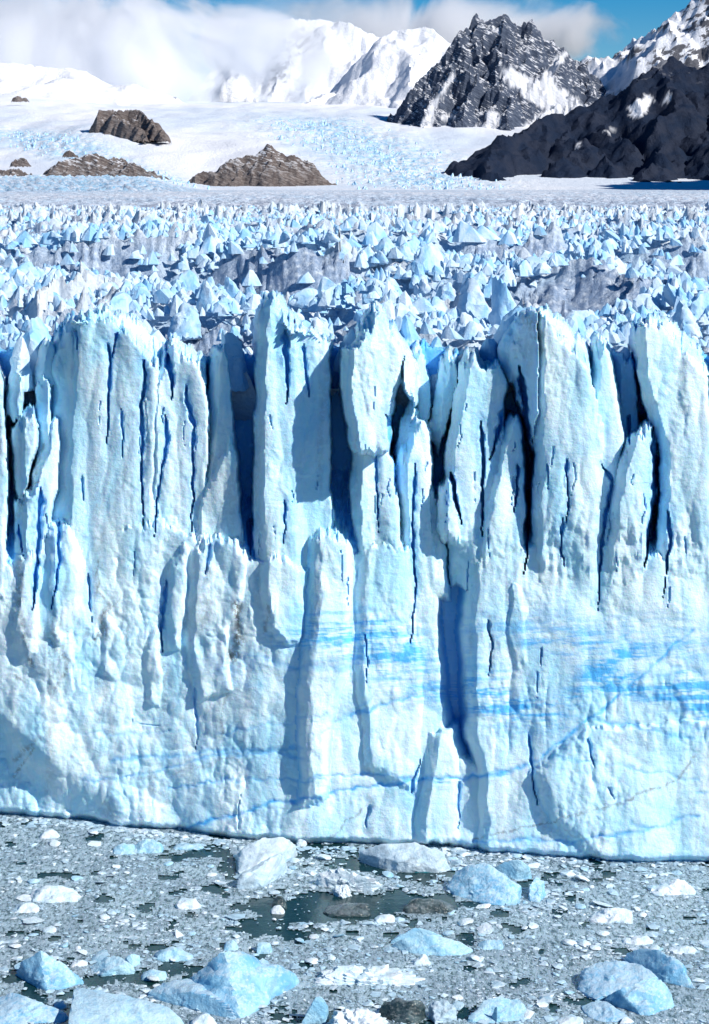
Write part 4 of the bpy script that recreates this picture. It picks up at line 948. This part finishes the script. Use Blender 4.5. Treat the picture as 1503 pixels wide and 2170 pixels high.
slab_berg('blue wedge-shaped iceberg with a peaked top at the left edge', BLU, [
 [(188,1793,.3),(200,1778,1.5),(231,1758,3.0),(243,1763,2.7),(268,1783,1.6),(294,1801,.6),(304,1811,.2),(281,1819,.1),(241,1826,.1)]], .05, 14, chips=2)
slab_berg('bright pale ice slab with a sloping flat top at bottom left', PA, [
 [(286,1817,2.4),(306,1819,2.4),(342,1828,2.2),(397,1839,2.0),(440,1849,1.6),(458,1864,1.0),(468,1877,.5),(276,1877,1.6),(470,1900,.1),(275,1905,.1),(281,1838,2.0)]], .03, 15, chips=0)
slab_berg('dark blue wet iceberg in the bottom left corner', BLU, [
 [(160,1834,1.2),(186,1829,1.6),(205,1834,1.6),(240,1848,1.0),(279,1862,.3),(276,1875,.1),(187,1880,.1),(160,1880,.1)]], .06, 16)
slab_berg('large rounded blue iceberg split by a groove at lower right', BLU, [
 [(1112,1822,.2),(1120,1780,1.6),(1179,1775,2.2),(1205,1777,2.2),(1244,1801,1.6),(1213,1809,1.0),(1148,1840,.2)],
 [(1180,1822,1.8),(1213,1809,2.3),(1244,1806,2.2),(1260,1814,1.5),(1270,1850,.1),(1231,1865,.1),(1203,1863,.1),(1148,1840,.3)],
 [(1115,1844,.3),(1154,1841,.9),(1180,1853,.7),(1203,1874,.1),(1154,1876,.1),(1128,1866,.1)]], .06, 17, chips=3)
slab_berg('steep blue ice ridge right behind the large rounded blue iceberg', BLU, [
 [(1205,1756,1.4),(1242,1753,2.4),(1268,1765,2.4),(1281,1775,1.8),(1296,1801,.6),(1307,1822,.1),(1283,1817,.1),(1255,1809,.2),(1226,1778,1.0),(1177,1767,.3)]], .05, 18, chips=3)
slab_berg('small spike of ice at the bottom beside white rubble', PA, [
 [(686,1830,3.0),(699,1842,2.2),(704,1854,1.0),(697,1877,.1),(659,1879,.1),(671,1854,1.2)]], .05, 19, chips=3)
berg('heap of white ice rubble right of the small spike at the bottom', W_, 700, 800, 1890, [(712,1856,.5),(735,1858,.5),(760,1862,.5),(785,1868,.5)], 3, 7, .22, 4, 20, nsc=3.4)
slab_berg('black glassy block of clear ice with white rubble at the bottom', DK, [
 [(790,1849,1.0),(813,1838,1.6),(841,1842,1.8),(863,1842,1.6),(858,1874,.2),(828,1877,.2),(785,1867,.2)]], .07, 21)
slab_berg('black and white streaked ice block right of the black glassy block', GR, [
 [(868,1846,1.2),(876,1842,1.6),(899,1840,1.8),(911,1849,1.4),(914,1872,.1),(879,1879,.1)]], .08, 22)
slab_berg('pale blue sunken berg with a small white shard on it', PA, [
 [(936,1866,.4),(959,1843,1.2),(982,1835,1.5),(1016,1840,1.2),(1034,1853,.6),(1032,1871,.1),(936,1879,.1)], [(972,1862,.8),(980,1846,2.0),(985,1862,.9)]], .08, 23)
berg('long flat white floe with a row of snowy lumps at lower centre', W_, 672, 862, 1816, [(690,1800,.5),(720,1788,.5),(760,1796,.5),(800,1796,.5),(830,1800,.5),(856,1804,.5)], 3.4, 7, .2, 4, 24, nsc=3.2)
berg('low cracked white floe at the left below the cliff', W_, 205, 296, 1680, [(215,1662,.5),(250,1652,.5),(288,1656,.5)], 3.5, 12, .12, 4, 25, 'ice_floe')
berg('small rounded white floe at the left edge', W_, 184, 228, 1698, [(190,1686,.5),(208,1680,.5),(222,1684,.5)], 2.6, 10, .1, 3, 26, 'ice_floe')
berg('pale blue two-part berg close under the left part of the cliff', PA, 348, 392, 1602, [(352,1588,.5),(370,1582,.5),(382,1584,.5)], 3, 14, .06, 4, 27, extra=((380,432,1600,[(388,1582,.5),(410,1574,.5),(428,1582,.5)],3),))
berg('small white pointed lump near the cliff foot at the left', W_, 228, 262, 1576, [(236,1564,.5),(246,1558,.5),(256,1570,.4)], 2, 14, .08, 3, 28, 'ice_floe')
slab_berg('striped blue-white berg with sloping top at lower left', PA, [
 [(311,1783,.3),(332,1771,1.1),(362,1767,1.5),(372,1778,1.2),(390,1791,.3),(377,1796,.1),(327,1800,.1)]], .06, 29)
slab_berg('small blue block at the right shoulder of the striped berg', PA, [
 [(370,1767,1.0),(380,1762,1.3),(394,1766,1.0),(395,1781,.1),(382,1786,.1)]], .05, 30, 'ice_floe')
berg('low oval white-topped berg in front of the striped berg', PA, 394, 440, 1808, [(402,1794,.5),(418,1790,.5),(434,1798,.5)], 2, 9, .08, 3, 31, 'ice_floe')
berg('small leaning ice cube right of the big pointed blue iceberg', PA, 584, 611, 1764, [(588,1744,.5),(598,1742,.5),(609,1746,.5)], 1.6, 24, .04, 3, 32, 'ice_floe')
berg('small round pale block behind the big pointed blue iceberg', PA, 530, 556, 1760, [(536,1744,.5),(546,1738,.5),(554,1746,.5)], 1.6, 14, .06, 3, 33, 'ice_floe')
berg('low blue-grey floe left of the big pointed blue iceberg', PA, 412, 480, 1776, [(422,1762,.5),(445,1752,.5),(470,1762,.5)], 2.4, 9, .12, 3, 34, 'ice_floe')
berg('thin grey curved floe near the wedge-shaped iceberg', W_, 278, 310, 1786, [(286,1778,.5),(304,1774,.5)], 1.2, 12, .1, 3, 35, 'ice_floe')
berg('flat white floe with a hollow at right', W_, 1134, 1208, 1714, [(1145,1698,.5),(1170,1690,.5),(1195,1694,.5)], 3, 9, .16, 4, 36, 'ice_floe')
berg('low white floe in the upper right of the slush', W_, 1232, 1310, 1668, [(1250,1650,.5),(1275,1642,.5),(1300,1650,.5)], 3, 10, .12, 4, 37, 'ice_floe')
berg('white cone of ice in the slush at right', W_, 1080, 1128, 1882, [(1092,1868,.5),(1110,1866,.5),(1124,1872,.5)], 1.8, 14, .08, 3, 38, 'ice_floe')
berg('bright white pyramid floe at the bottom left of centre', W_, 476, 520, 1886, [(488,1866,.5),(502,1858,.5),(512,1872,.5)], 1.8, 16, .05, 3, 39, 'ice_floe')
berg('grey-backed white floe at centre above the whaleback', W_, 776, 816, 1714, [(790,1700,.5),(804,1698,.5),(812,1706,.5)], 1.8, 16, .06, 3, 40, 'ice_floe')
berg('ragged white floe left of centre', W_, 450, 494, 1692, [(462,1678,.5),(480,1674,.5),(490,1684,.5)], 2, 8, .16, 3, 41, 'ice_floe')
berg('long low bluish floe under the left cliff foot', PA, 446, 500, 1594, [(456,1586,.5),(480,1584,.5),(494,1588,.5)], 2, 10, .1, 3, 42, 'ice_floe')
berg('white ice block leaning on the cliff foot at centre', W_, 650, 668, 1588, [(654,1566,.5),(660,1560,.5),(666,1570,.5)], 1.8, 18, .08, 3, 43, 'ice_floe')
berg('ragged snow-white floe right of the whaleback', W_, 842, 872, 1784, [(850,1768,.5),(862,1764,.5),(868,1772,.5)], 1.6, 9, .16, 3, 44, 'ice_floe')
berg('jagged pale floe at the far right, above the steep blue ridge', W_, 1262, 1312, 1766, [(1275,1754,.5),(1300,1752,.5)], 1.8, 12, .1, 3, 45, 'ice_floe')
berg('flat white floe at mid right with a bluish top', W_, 1185, 1240, 1750, [(1195,1740,.5),(1225,1736,.5)], 2, 10, .14, 3, 46, 'ice_floe')

# small floes, each its own object
FM = []
for i, (V_, F_) in enumerate(CHUNKS):
    v_, f_ = round_hull([tuple(q) for q in V_], 2, 16, .12, 1.8, 700 + i)
    me = mesh_np('small_floe', v_, f_, True, 45); me.materials.append((W_, PA, W_, W_, PA)[i % 5]); FM.append(me)
cnt = 0
while cnt < 290:
    v0 = 1565 + 315 * RNG.uniform(); u0 = RNG.uniform(166, 1327); Y = yw(v0)
    if Y > float(front_Y(u0)) - 2: continue
    x = (u0 - CX) / F * Y
    if float(openwater(np.array([x]), np.array([Y]))[0]) > .3: continue
    s_ = min(RNG.lognormal(-.5, .42), 1.5)
    ob = link('small_floe', FM[RNG.integers(len(FM))]); ob.location = (x, Y, .1 + .1 * s_)
    ob.rotation_euler = (RNG.normal(0, .15), RNG.normal(0, .15), RNG.uniform(0, 6.28)); ob.scale = (s_ * 1.25, s_, s_ * RNG.uniform(.5, .9))
    wh = ob.data.materials[0] == W_
    tag(ob, 'small white lump of ice drifting in the grey slush' if wh else 'small pale blue lump of ice drifting in the grey slush', 'ice floe',
        'small white floes drifting in the slush' if wh else 'small pale blue floes drifting in the slush')
    cnt += 1
